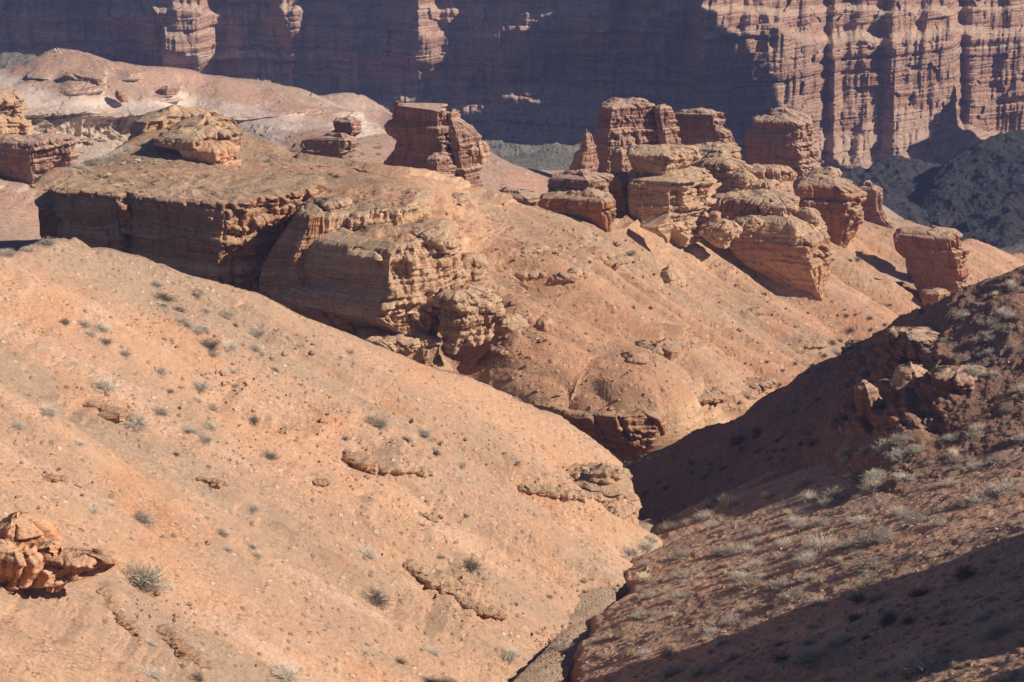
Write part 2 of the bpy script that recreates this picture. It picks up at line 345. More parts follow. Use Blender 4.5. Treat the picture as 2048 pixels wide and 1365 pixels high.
def disp_main(V, n, px, py):
    x, y, z = V[..., 0], V[..., 1], V[..., 2]
    yy = .956 * y + .294 * x
    low = ss(400, 560, py) * ss(900, 1040, px)
    spur = fbm(x / 90, yy / 12, 0 * x, 2, 305) * (.9 + 1.9 * low) + fbm(x / 40, yy / 6, 0 * x, 3, 309) * (.35 + .5 * low)
    spur = spur + low * (np.abs(fbm(x / 60, yy / 8, 0 * x, 2, 306)) * 5.2 + np.abs(fbm(x / 30, yy / 2.6, 0 * x, 2, 307)) * 1.2 - 1.)
    lump = fbm(x / 4, y / 3, z / 3, 4, 321) * .3 + fbm(x / 1., y / 1., z / 1., 3, 331, .6) * .10
    rill = fbm(x / 26, yy / 1.9, 0 * x, 3, 341, .55, True) * .16
    k = fbm(x / 10, y / 8, z / 4, 4, 351); m = ss(.34, .5, k) * .5
    extra = np.clip(sum(box_mask(px, py, *b) for b in LEDGES), 0, 1) * ss(-.25, .15, fbm(x / 3, y / 3, z / 2.5, 3, 361))
    m = np.clip(m + extra, 0, 1)
    st = ST1(z * .8 + .05 * x) * 1.1 + blocks(ST1, z * .8 + .05 * x, y, 1, 4, 373) * .4 + fbm(x / .9, y / .9, z / 1.4, 3, 371, .6, True) * .35
    D = n * (spur + lump + rill)[..., None] + outw(n) * (m * st)[..., None]
    # the crusted lip that overhangs the long cliff, folded back under itself
    lm = 1 - ss(575, 600, px); yb = main_bot(px); e = lm * (1 - ss(10, 34, yb - py)); e[-24:] = 0
    D[..., 1] -= e * (.35 + .8 * fbm(x / 2.2, z / 2, y / 9, 3, 381) + .5 * fbm(x / .6, z / .6, 0 * x, 3, 385, .6, True))
    for r_, (oy, oz) in enumerate(((3.2, -.1), (2.2, -.35), (1.0, -.45), (.3, -.3))):
        D[r_, :, 1] += oy * lm[r_]; D[r_, :, 2] += oz * lm[r_]
    return D
main_top = scurve([(-20, 440), (72, 372), (100, 352), (190, 326), (250, 292), (290, 272), (340, 258), (400, 250), (470, 262), (500, 276), (560, 303), (610, 320), (700, 330), (770, 342), (860, 352), (960, 382), (1000, 402), (1075, 436), (1150, 452), (1250, 452), (1320, 400), (1400, 372), (1500, 352), (1600, 366), (1680, 410), (1720, 440), (1790, 463), (1850, 495), (1950, 518), (2010, 540), (2130, 575)])
main_bot = scurve([(-20, 470), (60, 395), (80, 412), (150, 420), (260, 426), (330, 420), (400, 430), (455, 440), (530, 452), (560, 448), (600, 430), (640, 500), (700, 560), (800, 720), (860, 800), (900, 1010), (2130, 1020)])
sheet('ridge_slope', M_mid, d_main, 72, 2120, main_top, main_bot, 1500, 620, disp_main, (30, .6), 24)

# --- slope under the far buttes
d_back = rbf([(560, 330, 245), (700, 290, 250), (780, 300, 252), (980, 330, 258), (1000, 400, 236), (1100, 360, 262), (1100, 430, 240), (1200, 380, 262), (1500, 340, 290), (1700, 350, 300), (600, 420, 215), (1500, 450, 250), (1800, 430, 290), (1950, 520, 262)])
def disp_back(V, n, px, py):
    x, y, z = V[..., 0], V[..., 1], V[..., 2]
    a = fbm(x / 25, y / 20, 0 * x, 3, 405) * 1. + fbm(x / 3, y / 3, z / 3, 4, 409) * .25
    k = ss(.2, .45, fbm(x / 9, y / 9, z / 5, 3, 415)) * .4
    return n * a[..., None] + outw(n) * (k * ST1(z))[..., None]
back_top = scurve([(540, 345), (600, 318), (640, 300), (700, 285), (760, 272), (850, 282), (960, 300), (990, 322), (1030, 343), (1075, 350), (1140, 350), (1300, 345), (1500, 330), (1660, 348), (1740, 400), (1800, 440), (1830, 470)])
sheet('butte_slope', M_pink, d_back, 540, 1830, back_top, lambda x: back_top(x) * 0 + np.interp(x, [540, 1000, 1830], [380, 470, 560]), 560, 200, disp_back, (30, .6), 16)

# --- slope behind the left end of the long block
d_left = rbf([(-200, 300, 240), (0, 300, 246), (130, 330, 252), (0, 400, 226), (0, 500, 206), (100, 500, 212), (260, 440, 240), (-200, 500, 198), (-200, 400, 216)])
def disp_left(V, n, px, py):
    x, y, z = V[..., 0], V[..., 1], V[..., 2]
    a = fbm(x / 12, y / 12, 0 * x, 3, 455) * .8 + fbm(x / 2, y / 2, z / 2, 4, 459) * .2
    m = box_mask(px, py, -300, 330, 150, 410, 20, 14)
    return n * a[..., None] + outw(n) * (m * (ST1(z) * .8 + fbm(x / 2, y / 2, z / 2, 4, 461) * .6))[..., None]
sheet('left_slope', M_pink, d_left, -260, 400, scurve([(-260, 250), (0, 282), (60, 290), (110, 305), (140, 332), (200, 400), (400, 470)]), lambda x: 0 * x + 580, 360, 240, disp_left, (20, .6), 14)

# --- pink hill at upper left, with its pale ledge and cliffs
d_hill = rbf([(-200, 200, 380), (0, 150, 386), (150, 105, 397), (400, 155, 407), (600, 185, 414), (760, 250, 416), (0, 215, 364), (150, 216, 374), (300, 222, 384), (450, 228, 393), (600, 232, 400), (720, 246, 408),
              (0, 260, 364), (150, 290, 373), (300, 300, 383), (430, 280, 391), (560, 290, 368), (650, 320, 345), (760, 300, 385), (150, 340, 350), (400, 380, 330), (0, 330, 350), (-200, 330, 360)])
def disp_hill(V, n, px, py):
    x, y, z = V[..., 0], V[..., 1], V[..., 2]
    a = fbm(x / 30, y / 60, z / 30, 3, 505) * 1.8 + fbm(x / 9, y / 16, z / 9, 3, 507) * .7 + fbm(x / 3, y / 3, z / 3, 4, 509) * .3
    led = 222 + 8 * fbm(px / 120, 0 * px, 0 * px, 3, 511)
    m = np.exp(-((py - led) / 9)**2)
    fl = fbm(x / 3.2, y / 3.2, z / 14, 4, 515, .6, True)
    cl = ss(222, 236, py) * (1 - ss(275, 305, py)) * (1 - ss(440, 500, px)) * (ss(20, 70, px))
    cone = ss(236, 250, py) * ss(440, 500, px)
    o1 = m * (2.4 + ST1(z) * 1.2 + fl * 1.8) + cl * (fl * 3.6 + fbm(x / 9, y / 9, z / 12, 3, 517) * 4.0 + ST2(z) * .5 - 1.)
    o2 = cone * fbm((x + .0 * z) / 2.0, y / 4, z / 60, 3, 519, .5, True) * .9
    rk = box_mask(px, py, 125, 138, 205, 178, 10, 7) + box_mask(px, py, 238, 140, 275, 156, 7, 4) + box_mask(px, py, 315, 176, 355, 200, 8, 6) + box_mask(px, py, 60, 140, 100, 150, 8, 3)
    o3 = rk * (2.0 + ST1(z) * 1. + fl * 1.2)
    return n * a[..., None] + outw(n) * (o1 + o2 + o3)[..., None]
hill_top = scurve([(-260, 210), (-60, 165), (0, 148), (40, 133), (80, 116), (105, 106), (150, 103), (190, 116), (230, 131), (300, 141), (400, 154), (470, 160), (540, 168), (600, 184), (660, 205), (710, 228), (745, 246), (765, 262), (800, 300)])
sheet('pink_hill', M_hill, d_hill, -260, 800, hill_top, lambda x: 0 * x + 400, 900, 330, disp_hill, (60, .6), 20)

# --- canyon wall across the valley
wall_plan = curve([(-400, 668), (0, 652), (40, 650), (55, 646), (150, 650), (215, 649), (238, 636), (300, 632), (345, 626), (400, 629), (425, 640), (520, 642), (560, 632), (600, 634), (612, 640), (760, 634), (835, 623), (862, 625), (880, 631), (1000, 628), (1100, 623),
                   (1225, 615), (1240, 622), (1300, 616), (1320, 620), (1335, 613), (1385, 612), (1400, 602), (1412, 603), (1500, 614), (1560, 619), (1640, 634), (1655, 640), (1664, 633), (1690, 640), (1770, 646), (1782, 643), (1850, 652), (1905, 662), (1922, 676), (1940, 671), (1960, 672), (2048, 682), (2300, 720)])
wall_flat = curve([(-400, 668), (0, 655), (600, 642), (1225, 622), (1385, 614), (1400, 603), (2300, 603)])
def wall_y(px, py, x, z, spx):
    y = sum(wall_plan(px + o) for o in (-6, -2, 2, 6)) / 4 - 8
    low = np.interp(px, [0, 250, 325, 326, 430, 431, 520, 610, 611, 880, 900, 1380, 1400, 2400], [60, 50, 60, 130, 120, 60, 60, 60, 120, 120, 60, 60, 900, 900]) + 20 * fbm(x / 6, 0 * x, 0 * x, 2, 621)
    k = ss(low - 30, low + 40, py); y = y * (1 - k) + np.maximum(y, wall_flat(px) - 8) * k
    y = y + fbm(x / 9, 0 * x, z / 40, 4, 601, .6) * 4.2 + fbm(x / 2.6, 0 * x, z / 25, 3, 605, .5, True) * .9
    y = y + fbm(x / 4, 0 * x, z / 4, 4, 607) * .8
    wv = fbm(x / 40, 0 * x, z / 30, 3, 625) * 1.2
    y = y - ST3(z + wv) * 1.3 * (.7 + .8 * fbm(x / 12, 0 * x, z / 9, 2, 627)) - ST1(z + wv) * .15 - blocks(ST3, z + wv, x + 3 * fbm(z / 5, x / 9, 0 * x, 2, 631), 3, 16, 629, .2) * 1.2 + np.abs(fbm(x / 22, 0 * x, z / 55, 3, 633)) * 6
    return y
wall_base = scurve([(-400, 150), (0, 150), (200, 160), (420, 150), (640, 165), (760, 190), (900, 185), (1000, 172), (1120, 165), (1230, 200), (1400, 235), (1500, 262), (1640, 262), (1700, 262), (1800, 215), (1900, 225), (1960, 260), (2048, 275), (2300, 275)])
def build_wall():
    px = np.linspace(-330, 2330, 1500)[None, :]; py = np.linspace(420, -150, 460)[:, None] + 0 * px; PX = px + 0 * py
    rx, ry, rz = ray(PX, py); yb = wall_plan(PX); d = yb / ry; x = rx * d; z = rz * d
    b = wall_base(PX); dep = np.maximum(0, py - b)            # talus below the base comes forward
    # ledges set back towards the top
    tread = (3.5 + 4 * ss(1600, 1680, PX)) * ss(78, 52, py - 26 * fbm(x / 14, 0 * x, 0 * x, 3, 611)) + 5 * ss(30, 10, py - 14 * fbm(x / 9, 0 * x, 0 * x, 3, 612))
    y = wall_y(PX, py, x, z, None) + tread * 1.0
    left = 1 - ss(1380, 1420, PX)
    y = y - dep / FPX * 640 * (1.35 + .25 * fbm(x / 14, y / 40, 0 * x, 3, 613)) - (dep > 0) * fbm(x / 2, z / 2, y / 5, 4, 615) * .9 * np.clip(dep / 20, 0, 1)
    d = y / ry; V = np.stack([rx * d, y, rz * d], -1)
    top = V[-1]; ext = [top + np.array([0, s, .04 * s]) for s in (4, 12, 40, 120, 300)]
    V = np.concatenate([V, np.stack(ext)], 0)
    o = grid_mesh('canyon_wall', V, M_wall); o['kind'] = 'structure'
build_wall()

# --- hills on the valley floor
def hill(name, mat, cps, x0, x1, top, bot, nx, ny, amp=1.5, sc=12, crag=0., seed=700, back=(60, .7)):
    def dp(V, n, px, py):
        x, y, z = V[..., 0], V[..., 1], V[..., 2]
        a = fbm(x / sc, y / sc, z / sc, 4, seed) * amp + fbm(x / 3, y / 3, z / 3, 4, seed + 5) * amp * .22
        r = fbm(x / 5, y / 5, z / 9, 4, seed + 9, .6, True) * crag
        return n * (a + r)[..., None]
    sheet(name, mat, rbf(cps), x0, x1, scurve(top), bot, nx, ny, dp, back, 14)
hill('talus_hill', M_pink, [(560, 230, 500), (700, 190, 520), (760, 230, 520), (560, 330, 470), (800, 330, 470), (700, 260, 500)], 560, 860, [(560, 210), (640, 196), (670, 191), (710, 193), (745, 205), (790, 235), (860, 290)], lambda x: 0 * x + 340, 240, 110, 1., 20, .3, 705)
hill('grey_hill', M_grey, [(850, 330, 430), (960, 295, 455), (1150, 300, 460), (1220, 340, 440), (850, 400, 390), (1220, 400, 390), (1000, 340, 425)], 850, 1260, [(850, 330), (905, 305), (950, 292), (985, 289), (1020, 294), (1050, 302), (1080, 298), (1120, 290), (1160, 292), (1260, 300)], lambda x: 0 * x + 420, 320, 120, 1.6, 18, 1., 715)
hill('grey_hill', M_grey, [(850, 350, 400), (1000, 320, 410), (1100, 310, 415), (1220, 330, 410), (850, 420, 330), (1220, 420, 330)], 930, 1260, [(930, 345), (975, 326), (1020, 314), (1070, 307), (1120, 308), (1260, 318)], lambda x: 0 * x + 420, 280, 110, 1., 14, .3, 725)
hill('far_mound', M_grey, [(-100, 130, 500), (60, 110, 510), (120, 150, 500), (-100, 250, 460), (120, 250, 460)], -260, 200, [(-260, 130), (0, 117), (45, 112), (75, 120), (110, 130), (200, 150)], lambda x: 0 * x + 240, 260, 80, 1.5, 15, 1.2, 735)
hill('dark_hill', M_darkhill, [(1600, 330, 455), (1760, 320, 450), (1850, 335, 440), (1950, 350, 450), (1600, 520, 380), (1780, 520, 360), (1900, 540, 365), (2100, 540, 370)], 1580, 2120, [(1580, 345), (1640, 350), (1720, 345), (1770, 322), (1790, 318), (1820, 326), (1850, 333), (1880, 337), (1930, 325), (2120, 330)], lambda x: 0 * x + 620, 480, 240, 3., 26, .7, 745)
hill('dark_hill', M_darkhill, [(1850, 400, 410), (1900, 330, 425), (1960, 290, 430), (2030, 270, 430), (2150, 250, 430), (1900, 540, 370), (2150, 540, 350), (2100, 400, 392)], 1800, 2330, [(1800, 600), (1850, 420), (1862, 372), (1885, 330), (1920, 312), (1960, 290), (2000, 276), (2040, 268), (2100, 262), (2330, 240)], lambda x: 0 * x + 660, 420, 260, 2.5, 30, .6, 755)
hill('low_hill', M_grey, [(1900, 540, 330), (2048, 490, 345), (2150, 460, 350), (2048, 560, 310), (1900, 620, 300), (2200, 620, 300)], 1900, 2330, [(1900, 560), (1960, 523), (2000, 505), (2048, 482), (2120, 462), (2330, 440)], lambda x: 0 * x + 640, 220, 90, .8, 12, .8, 765)

# --- the ground everything stands on, out to the horizon
def build_ground():
    xs = np.linspace(-1, 1, 160); X = np.sign(xs) * (np.abs(xs)**2.2) * 3000; Y = np.linspace(0, 1, 200)**1.7 * 4000 - 60
    X, Y = np.meshgrid(X, Y); Z = -138 + fbm(X / 90, Y / 90, 0 * X, 3, 801) * 3
    Z = Z - ss(60, -60, Y) * 0
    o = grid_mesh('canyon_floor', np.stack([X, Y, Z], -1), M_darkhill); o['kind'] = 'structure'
build_ground()
# --- gravel bed of the ravine
def build_bed():
    ys = np.linspace(70, 116, 260); xs_ = np.linspace(-1, 1, 18)
    rows = []
    for y in ys:
        xc = (-46.6 + 22.95 + (.036 + .25) * y) / (.6 + .45) + .0; z = -22.95 + .45 * xc - .25 * y
        wd = 1.05 + .2 * math.sin(y * .21) + .3 * math.sin(y * .53)
        xc += .9 * math.sin(y * .16) * .5
        rows.append([(xc + wd * u, y, z + .22 - .15 * u * u) for u in xs_])
    V = np.array(rows); V[..., 2] += fbm(V[..., 0] / .5, V[..., 1] / .5, 0 * V[..., 0], 3, 821) * .1
    o = grid_mesh('ravine_bed', V, M_bed); o['kind'] = 'structure'
build_bed()
# --- the spur to the right of the frame whose shadow lies on the near right slope
def build_shade_spur():
    X, Y = np.meshgrid(np.linspace(27, 90, 160), np.linspace(20, 92, 180))
    ridge = ss(27, 44, X + fbm(Y / 6, 0 * Y, 0 * Y, 3, 831) * 3)
    end = 1 - ss(73, 80, Y + fbm(X / 5, Y / 5, 0 * X, 3, 833) * 2 + (X - 40) * .2)
    notch = 1 - .72 * np.exp(-((Y + .2 * (X - 40) - 59.5) / 1.6)**2)
    base = -22.95 + .45 * np.minimum(X, 34) - .25 * Y - 2.5
    Z = base + ridge * end * notch * (17.5 + fbm(X / 8, Y / 8, 0 * X, 4, 835) * 2)
    o = grid_mesh('right_ridge', np.stack([X, Y, Z], -1), M_right); o['kind'] = 'structure'
build_shade_spur()

# ------------------------------------------------------------------ rock bodies
def rock_mesh(name, mat, d, rows, plan=None, c=.5, kl=.38, kr=.85, thick=.8, seed=1, strata=.5, flute=.35, rough=.3, lump=.5, dome=.4, res=1.0, tilt=0, st=None, parent=None, rnd=.022, capn=26, blk=.38, shx=0, shy=0, calm=.3, capmat=None):
    """a bedded rock body. rows: (image y, left x, right x) of its outline from top to bottom at distance d, turned
    into metres; plan: its outline seen from above as (across -1..1, metres behind the front corner)."""
    st = st or ST1
    A = np.array(rows, float); rx, ry, rz0 = ray(1024, A[0, 0]); y0 = d * float(ray(1024, A[:, 0].mean())[1])
    def row(py, xl, xr):
        ry_, rz_ = ray(1024, py)[1:]; dd = y0 / ry_; return dd * rz_, dd * (xl - 1024) / FPX, dd * (xr - 1024) / FPX
    Q = np.array([row(*r) for r in A]); zt, zb = Q[0, 0], Q[-1, 0]; W = (Q[:, 2] - Q[:, 1]).max()
    if plan is None:
        wl, wr = W * c, W * (1 - c); T = max(W * thick, kl * wl + .3, kr * wr + .3)
        plan = [(-1, kl * wl), (2 * c - 1, 0), (1, kr * wr), (.93, T), (-.93, T)]
    pp = np.array(plan, float); pp = np.r_[pp, pp[:1]]
    mp = np.c_[pp[:, 0] * W / 2, pp[:, 1]]; L = np.r_[0, np.cumsum(np.linalg.norm(np.diff(mp, axis=0), axis=1))]
    step = .09 * res; nth = int(min(900, max(60, L[-1] / step))); s = np.linspace(0, L[-1], nth, endpoint=False)
    ux = np.interp(s, L, pp[:, 0]); uy = np.interp(s, L, pp[:, 1])
    k = max(1, int(nth * rnd)); k += 1 - k % 2; ker = np.hanning(k + 2); ker /= ker.sum()
    def sm(a): return np.convolve(np.r_[a[-k:], a, a[:k]], ker, 'same')[k:-k]
    ux, uy = sm(ux), sm(uy); ux = (ux - (ux.max() + ux.min()) / 2) / ((ux.max() - ux.min()) / 2); uy = uy - uy.min()
    nz = int(min(420, max(12, (zt - zb) / (step * 1.0)))); zz = np.linspace(zt, zb, nz)
    xl = np.interp(-zz, -Q[:, 0], Q[:, 1]); xr = np.interp(-zz, -Q[:, 0], Q[:, 2])
    kk = 3; 
    hw = (xr - xl) / 2; xc = (xr + xl) / 2; ym = (uy.max()) / 2; sy = .35 + .65 * hw / (W / 2)
    X = xc[:, None] + ux[None] * hw[:, None]; Y = y0 + ym + (uy[None] - ym) * sy[:, None]; Z = zz[:, None] + 0 * X
    tx = np.roll(ux, -1) * W / 2 - np.roll(ux, 1) * W / 2; ty = np.roll(uy, -1) - np.roll(uy, 1); nl = np.hypot(tx, ty) + 1e-9
    nx_, ny_ = ty / nl, -tx / nl
    if (nx_ * ux).sum() < 0: nx_, ny_ = -nx_, -ny_
    so_ = seed * 13.7
    sc = Z + tilt * X + fbm(X / 9 + so_, Y / 9, 0 * X, 2, seed) * .5
    size = min(1., W / 8)
    D = st(sc) * strata * (.6 + .5 * fbm(X / 5 + so_, Y / 5, Z / 3, 2, seed + 1))
    arc = (s * (W / max(W, .1)))[None] + 0 * X + seed * 3
    D = D * .75 + blocks(st, sc + .2 * vnoise(arc / 2.5, 0 * X, 0 * X, seed + 8), arc + fbm(arc / 2, Z / 1.5, 0 * X, 2, seed + 12) * .5, .5, 2.6, seed + 9) * blk * size
    D = D + blocks(ST2, sc, arc + fbm(arc / 3, Z / 2, 0 * X, 2, seed + 13) * .8, 1.5, 6, seed + 10, .3) * blk * 1.3 * size
    D = D + fbm(X / 3.5 + so_, Y / 3.5, Z / 4, 3, seed + 2) * lump * .75 * size + fbm(X / 1.1 + so_, Y / 1.1, Z / 4.5, 3, seed + 3, .6, True) * flute * .6
    D = D + fbm(X / .7 + so_, Y / .7, Z / .5, 4, seed + 4, .62) * rough * .6
    D = D * np.clip(hw / (W / 2), .3, 1)[:, None]
    lee = calm + (1 - calm) * ss(-.25, .35, nx_)[None]; D = D * lee
    edge = np.clip((zz - zb) / (.001 + .12 * (zt - zb)), 0, 1)[:, None] * 0 + 1
    rt = np.minimum(1, (zt - zz) / .3)[:, None]; D = D * (.4 + .6 * rt) - (1 - np.sqrt(np.clip(rt, 0, 1))) * .35 * min(1, W / 4)
    X = X + nx_[None] * D; Y = Y + ny_[None] * D
    body = np.stack([X, Y, Z], -1)
    kc = max(3, nth // 9) | 1; kh = np.hanning(kc + 2); kh /= kh.sum(); b3 = np.r_[body[0], body[0], body[0]]
    smo = np.stack([np.convolve(b3[:, q], kh, 'same')[nth:2 * nth] for q in range(3)], -1)
    tc = body[0].mean(0); rings = []; rl = np.linalg.norm(body[0] - tc, axis=1, keepdims=True)
    for j in range(capn, 0, -1):        # from the centre out to the rim
        f = (1 - j / capn); 
        f = 1 - (1 - f)**1.5
        bl = ss(0, 1, 1 - (1 - f) * rl / .7); rg = tc + ((body[0] * bl + smo * (1 - bl)) - tc) * f
        rg[:, 2] = zt + dome * (1 - f**3.2) * min(1, W / 5) + fbm(rg[:, 0] / 1.5 + so_, rg[:, 1] / 1.5, 0 * rg[:, 0], 4, seed + 6) * .5 * (1 - f**8) * min(1, W / 5) + fbm(rg[:, 0] / .5, rg[:, 1] / .5, 0 * rg[:, 0], 3, seed + 7) * .12 * min(1, W / 3)
        rings.append(rg)
    V = np.concatenate([np.array(rings)[::1], body], 0)
    V[..., 2] += shx * (V[..., 0] - xc.mean()) + shy * (V[..., 1] - y0)
    o = grid_mesh(name, V[:, ::-1], mat, wrap=True, parent=parent)
    if capmat:
        o.data.materials.append(capmat); mi = np.zeros(len(o.data.polygons), np.int32); mi[:(capn - 1) * nth] = 1; o.data.polygons.foreach_set('material_index', mi)
    return o
def formation(name, label, cat, pos, parts, group=None):
    """a rock formation made of several bodies: an Empty at its base with the bodies as parts"""
    e = bpy.data.objects.new(name, None); C.objects.link(e); px, py, d = pos
    e.location = [float(v) for v in P3(px, py, d)]; tag(e, label, cat, group)
    for nm, mat, dd, rows, kw in parts:
        o = rock_mesh(nm, mat, dd, rows, **kw); o.parent = e; o.matrix_parent_inverse = Matrix.Translation(-e.location)
        if 'lab' in kw: pass
    return e
def single(name, label, cat, mat, d, rows, group=None, **kw):
    return tag(rock_mesh(name, mat, d, rows, **kw), label, cat, group)

K = dict
# the long block and the bulging block on the ridge
formation('cliff_block', 'long flat-topped cliff block with dark red front, left end of the ridge', 'rock formation', (300, 560, 170), [
    ('west_wall', M_orangerock, 164.5, [(408, 66, 612), (425, 70, 614), (445, 74, 606), (470, 80, 600), (520, 84, 590), (600, 86, 585), (700, 90, 580)],
     K(plan=[(-1, 6.2), (-.86, 5.6), (-.45, 3.9), (-.38, 4.6), (-.30, 3.3), (.40, 0), (.62, 1.6), (1, 5.5), (1, 12), (-.95, 13)], seed=3, strata=.5, flute=.35, rough=.4, lump=.9, dome=-.2, rnd=.016)),
], None)
formation('bulging_block', 'big bulging bedded block with overhanging belly in the middle of the ridge', 'rock formation', (720, 720, 160), [
    ('upper_tier', M_tanrock, 163, [(430, 616, 832), (440, 604, 840), (468, 600, 834), (495, 592, 828), (520, 584, 830), (560, 580, 830)],
     K(plan=[(-1, 3.6), (-.62, 0), (.1, 1.3), (.8, 3.0), (1, 5.), (1, 11), (-1, 11)], capmat=M_mid, seed=11, strata=.4, flute=.9, rough=.5, lump=.8, dome=.1, rnd=.02)),
    ('main_mass', M_tanrock, 158, [(500, 650, 880), (512, 600, 898), (530, 582, 904), (560, 574, 908), (590, 562, 908), (604, 535, 908), (622, 512, 907), (640, 528, 905), (662, 590, 903), (680, 650, 898), (692, 705, 888), (700, 745, 865)],
     K(plan=[(-1, 6.0), (-.2, 2.2), (.22, 0), (.55, 1.3), (1, 5.5), (1, 13), (-1, 13)], capmat=M_mid, seed=17, strata=.45, flute=.9, rough=.55, lump=1., dome=.1, rnd=.02, blk=.32, calm=.35)),
    ('mid_ledge', M_tanrock, 158.6, [(506, 700, 870), (516, 690, 880), (530, 700, 876), (545, 730, 860)], K(c=.3, kl=.35, kr=.8, seed=14, strata=.3, flute=.7, rough=.5, lump=.6, thick=.5, dome=.1, capmat=M_mid)),
    ('right_shelf', M_tanrock, 159.5, [(590, 885, 950), (602, 870, 978), (622, 872, 996), (645, 876, 998), (668, 880, 985), (690, 888, 950), (715, 890, 930)],
     K(c=.4, kl=.5, kr=.7, seed=15, capmat=M_mid, strata=.4, flute=.3, rough=.7, lump=.9, thick=.8, dome=0, calm=1, blk=.35)),
    ('cleft_wall', M_orangerock, 161, [(442, 586, 640), (480, 566, 640), (520, 534, 640), (560, 514, 640), (600, 510, 700), (680, 530, 800), (740, 600, 860)],
     K(plan=[(-1, 2.4), (0, 0), (1, 1), (1, 9), (-1, 9)], capmat=M_mid, seed=19, strata=.5, flute=.3, rough=.3, lump=.4, dome=0)),
    ('pedestal', M_tanrock, 159.2, [(688, 700, 868), (705, 735, 868), (740, 758, 864), (790, 780, 900)],
     K(plan=[(-1, 1.6), (-.3, 0), (1, 1.8), (1, 8), (-1, 8)], seed=23, strata=.25, flute=.7, rough=.3, lump=.3)),
])
formation('cap_rock', 'weathered mushroom cap rock of two stacked slabs on the ridge crest', 'rock formation', (420, 340, 186), [
    ('top_slab', M_tanrock, 187, [(240, 395, 425), (250, 355, 462), (262, 335, 470), (272, 340, 466), (280, 370, 460)], K(seed=31, c=.35, strata=.3, lump=.8, rough=.5, dome=.15, thick=.5)),
    ('rear_slab', M_tanrock, 194, [(235, 300, 400), (246, 268, 420), (262, 258, 420), (285, 252, 400)], K(seed=33, c=.2, kl=.8, strata=.5, lump=.8, rough=.5, thick=.5)),
    ('cap', M_tanrock, 183.5, [(274, 330, 468), (284, 306, 480), (295, 302, 481), (303, 330, 478), (310, 372, 470)], K(seed=35, c=.45, kl=.34, strata=.25, lump=.8, rough=.5, dome=.3, thick=.55)),
    ('stem', M_nearrock, 183.6, [(300, 350, 476), (318, 362, 474), (340, 372, 474), (372, 400, 476), (400, 410, 476)], K(seed=37, c=.6, kl=.30, strata=.55, lump=.5, rough=.5, thick=.5)),
])
# rocks at the left edge
formation('ledge_rock', 'pinkish ledge rock with hollows at the left edge behind the ridge', 'rock formation', (60, 350, 204), [
    ('ledge', M_pinkrock, 233, [(286, -110, 132), (300, -115, 138), (325, -110, 136), (345, -100, 130), (375, -90, 125)], K(seed=41, c=.72, kl=.34, kr=.8, strata=.9, lump=1.4, rough=.6, dome=.25, thick=.35)),
    ('knob', M_pinkrock, 238, [(262, 86, 98), (275, 82, 108), (290, 80, 125)], K(seed=43, strata=.2, lump=.3, res=1)),
])
single('rock_tower', 'layered tan rock tower cut off by the left edge of the picture', 'rock formation', M_tanrock, 246, [(192, -120, 22), (205, -125, 30), (222, -120, 26), (240, -120, 30), (262, -120, 46), (290, -120, 50)], seed=45, c=.7, strata=.5, lump=.6, thick=.5)
# thin overhanging ledges and the leaning butte
formation('ledge_stack', 'low stack of thin overhanging red ledges left of the leaning butte', 'rock formation', (660, 310, 236), [
    ('upper_ledge', M_pinkrock, 242, [(243, 665, 712), (252, 664, 718), (262, 668, 716), (268, 662, 716), (276, 648, 718), (284, 655, 700)], K(seed=51, strata=.5, lump=.4, rough=.5, thick=.6, c=.7)),
    ('lower_ledge', M_pinkrock, 238, [(278, 640, 700), (288, 600, 720), (298, 596, 716), (308, 602, 700), (318, 598, 680), (335, 600, 670)], K(seed=53, strata=.9, lump=.6, rough=.5, thick=.4, c=.75, kl=.35)),
])
formation('leaning_butte', 'dark red butte with slanting flat top split by a crack, left of centre', 'rock formation', (870, 370, 226), [
    ('main_block', M_pinkrock, 226, [(219, 784, 800), (224, 784, 888), (232, 783, 892), (250, 780, 893), (262, 766, 892), (275, 770, 893), (290, 790, 897), (310, 788, 900), (330, 770, 908), (352, 760, 914), (380, 755, 918)], K(seed=61, c=.86, kl=.34, kr=.8, strata=.6, lump=.7, rough=.35, thick=.7, tilt=.02, dome=.3)),
    ('right_block', M_pinkrock, 227, [(229, 896, 918), (240, 897, 912), (247, 897, 922), (262, 898, 945), (280, 899, 958), (300, 903, 952), (330, 910, 954), (365, 918, 960), (400, 922, 966)], K(seed=63, c=.3, kl=.3, kr=.7, strata=.5, lump=.6, rough=.5, thick=1.0, dome=.2)),
    ('top_slab', M_pinkrock, 227.5, [(210, 784, 800), (214, 783, 838), (218, 786, 842), (224, 790, 842)], K(seed=65, c=.8, kl=.30, strata=.15, lump=.2, rough=.3, thick=.5, dome=.1)),
    ('ridge_slab', M_pinkrock, 230, [(226, 838, 900), (233, 850, 921), (238, 860, 918), (250, 870, 900)], K(seed=66, c=.9, kl=.30, strata=.15, lump=.2, rough=.3, thick=.4, dome=.1)),
    ('foot', M_pinkrock, 223, [(315, 858, 884), (322, 852, 896), (345, 850, 900), (372, 848, 905)], K(seed=67, strata=.4, lump=.4, rough=.4, thick=.8)),
])
single('rock_stub', 'small pale layered stub leaning against the right foot of the split butte', 'rock formation', M_tanrock, 236, [(285, 946, 966), (296, 945, 976), (310, 948, 977), (330, 950, 978)], seed=69, strata=.3, lump=.2, rough=.3)
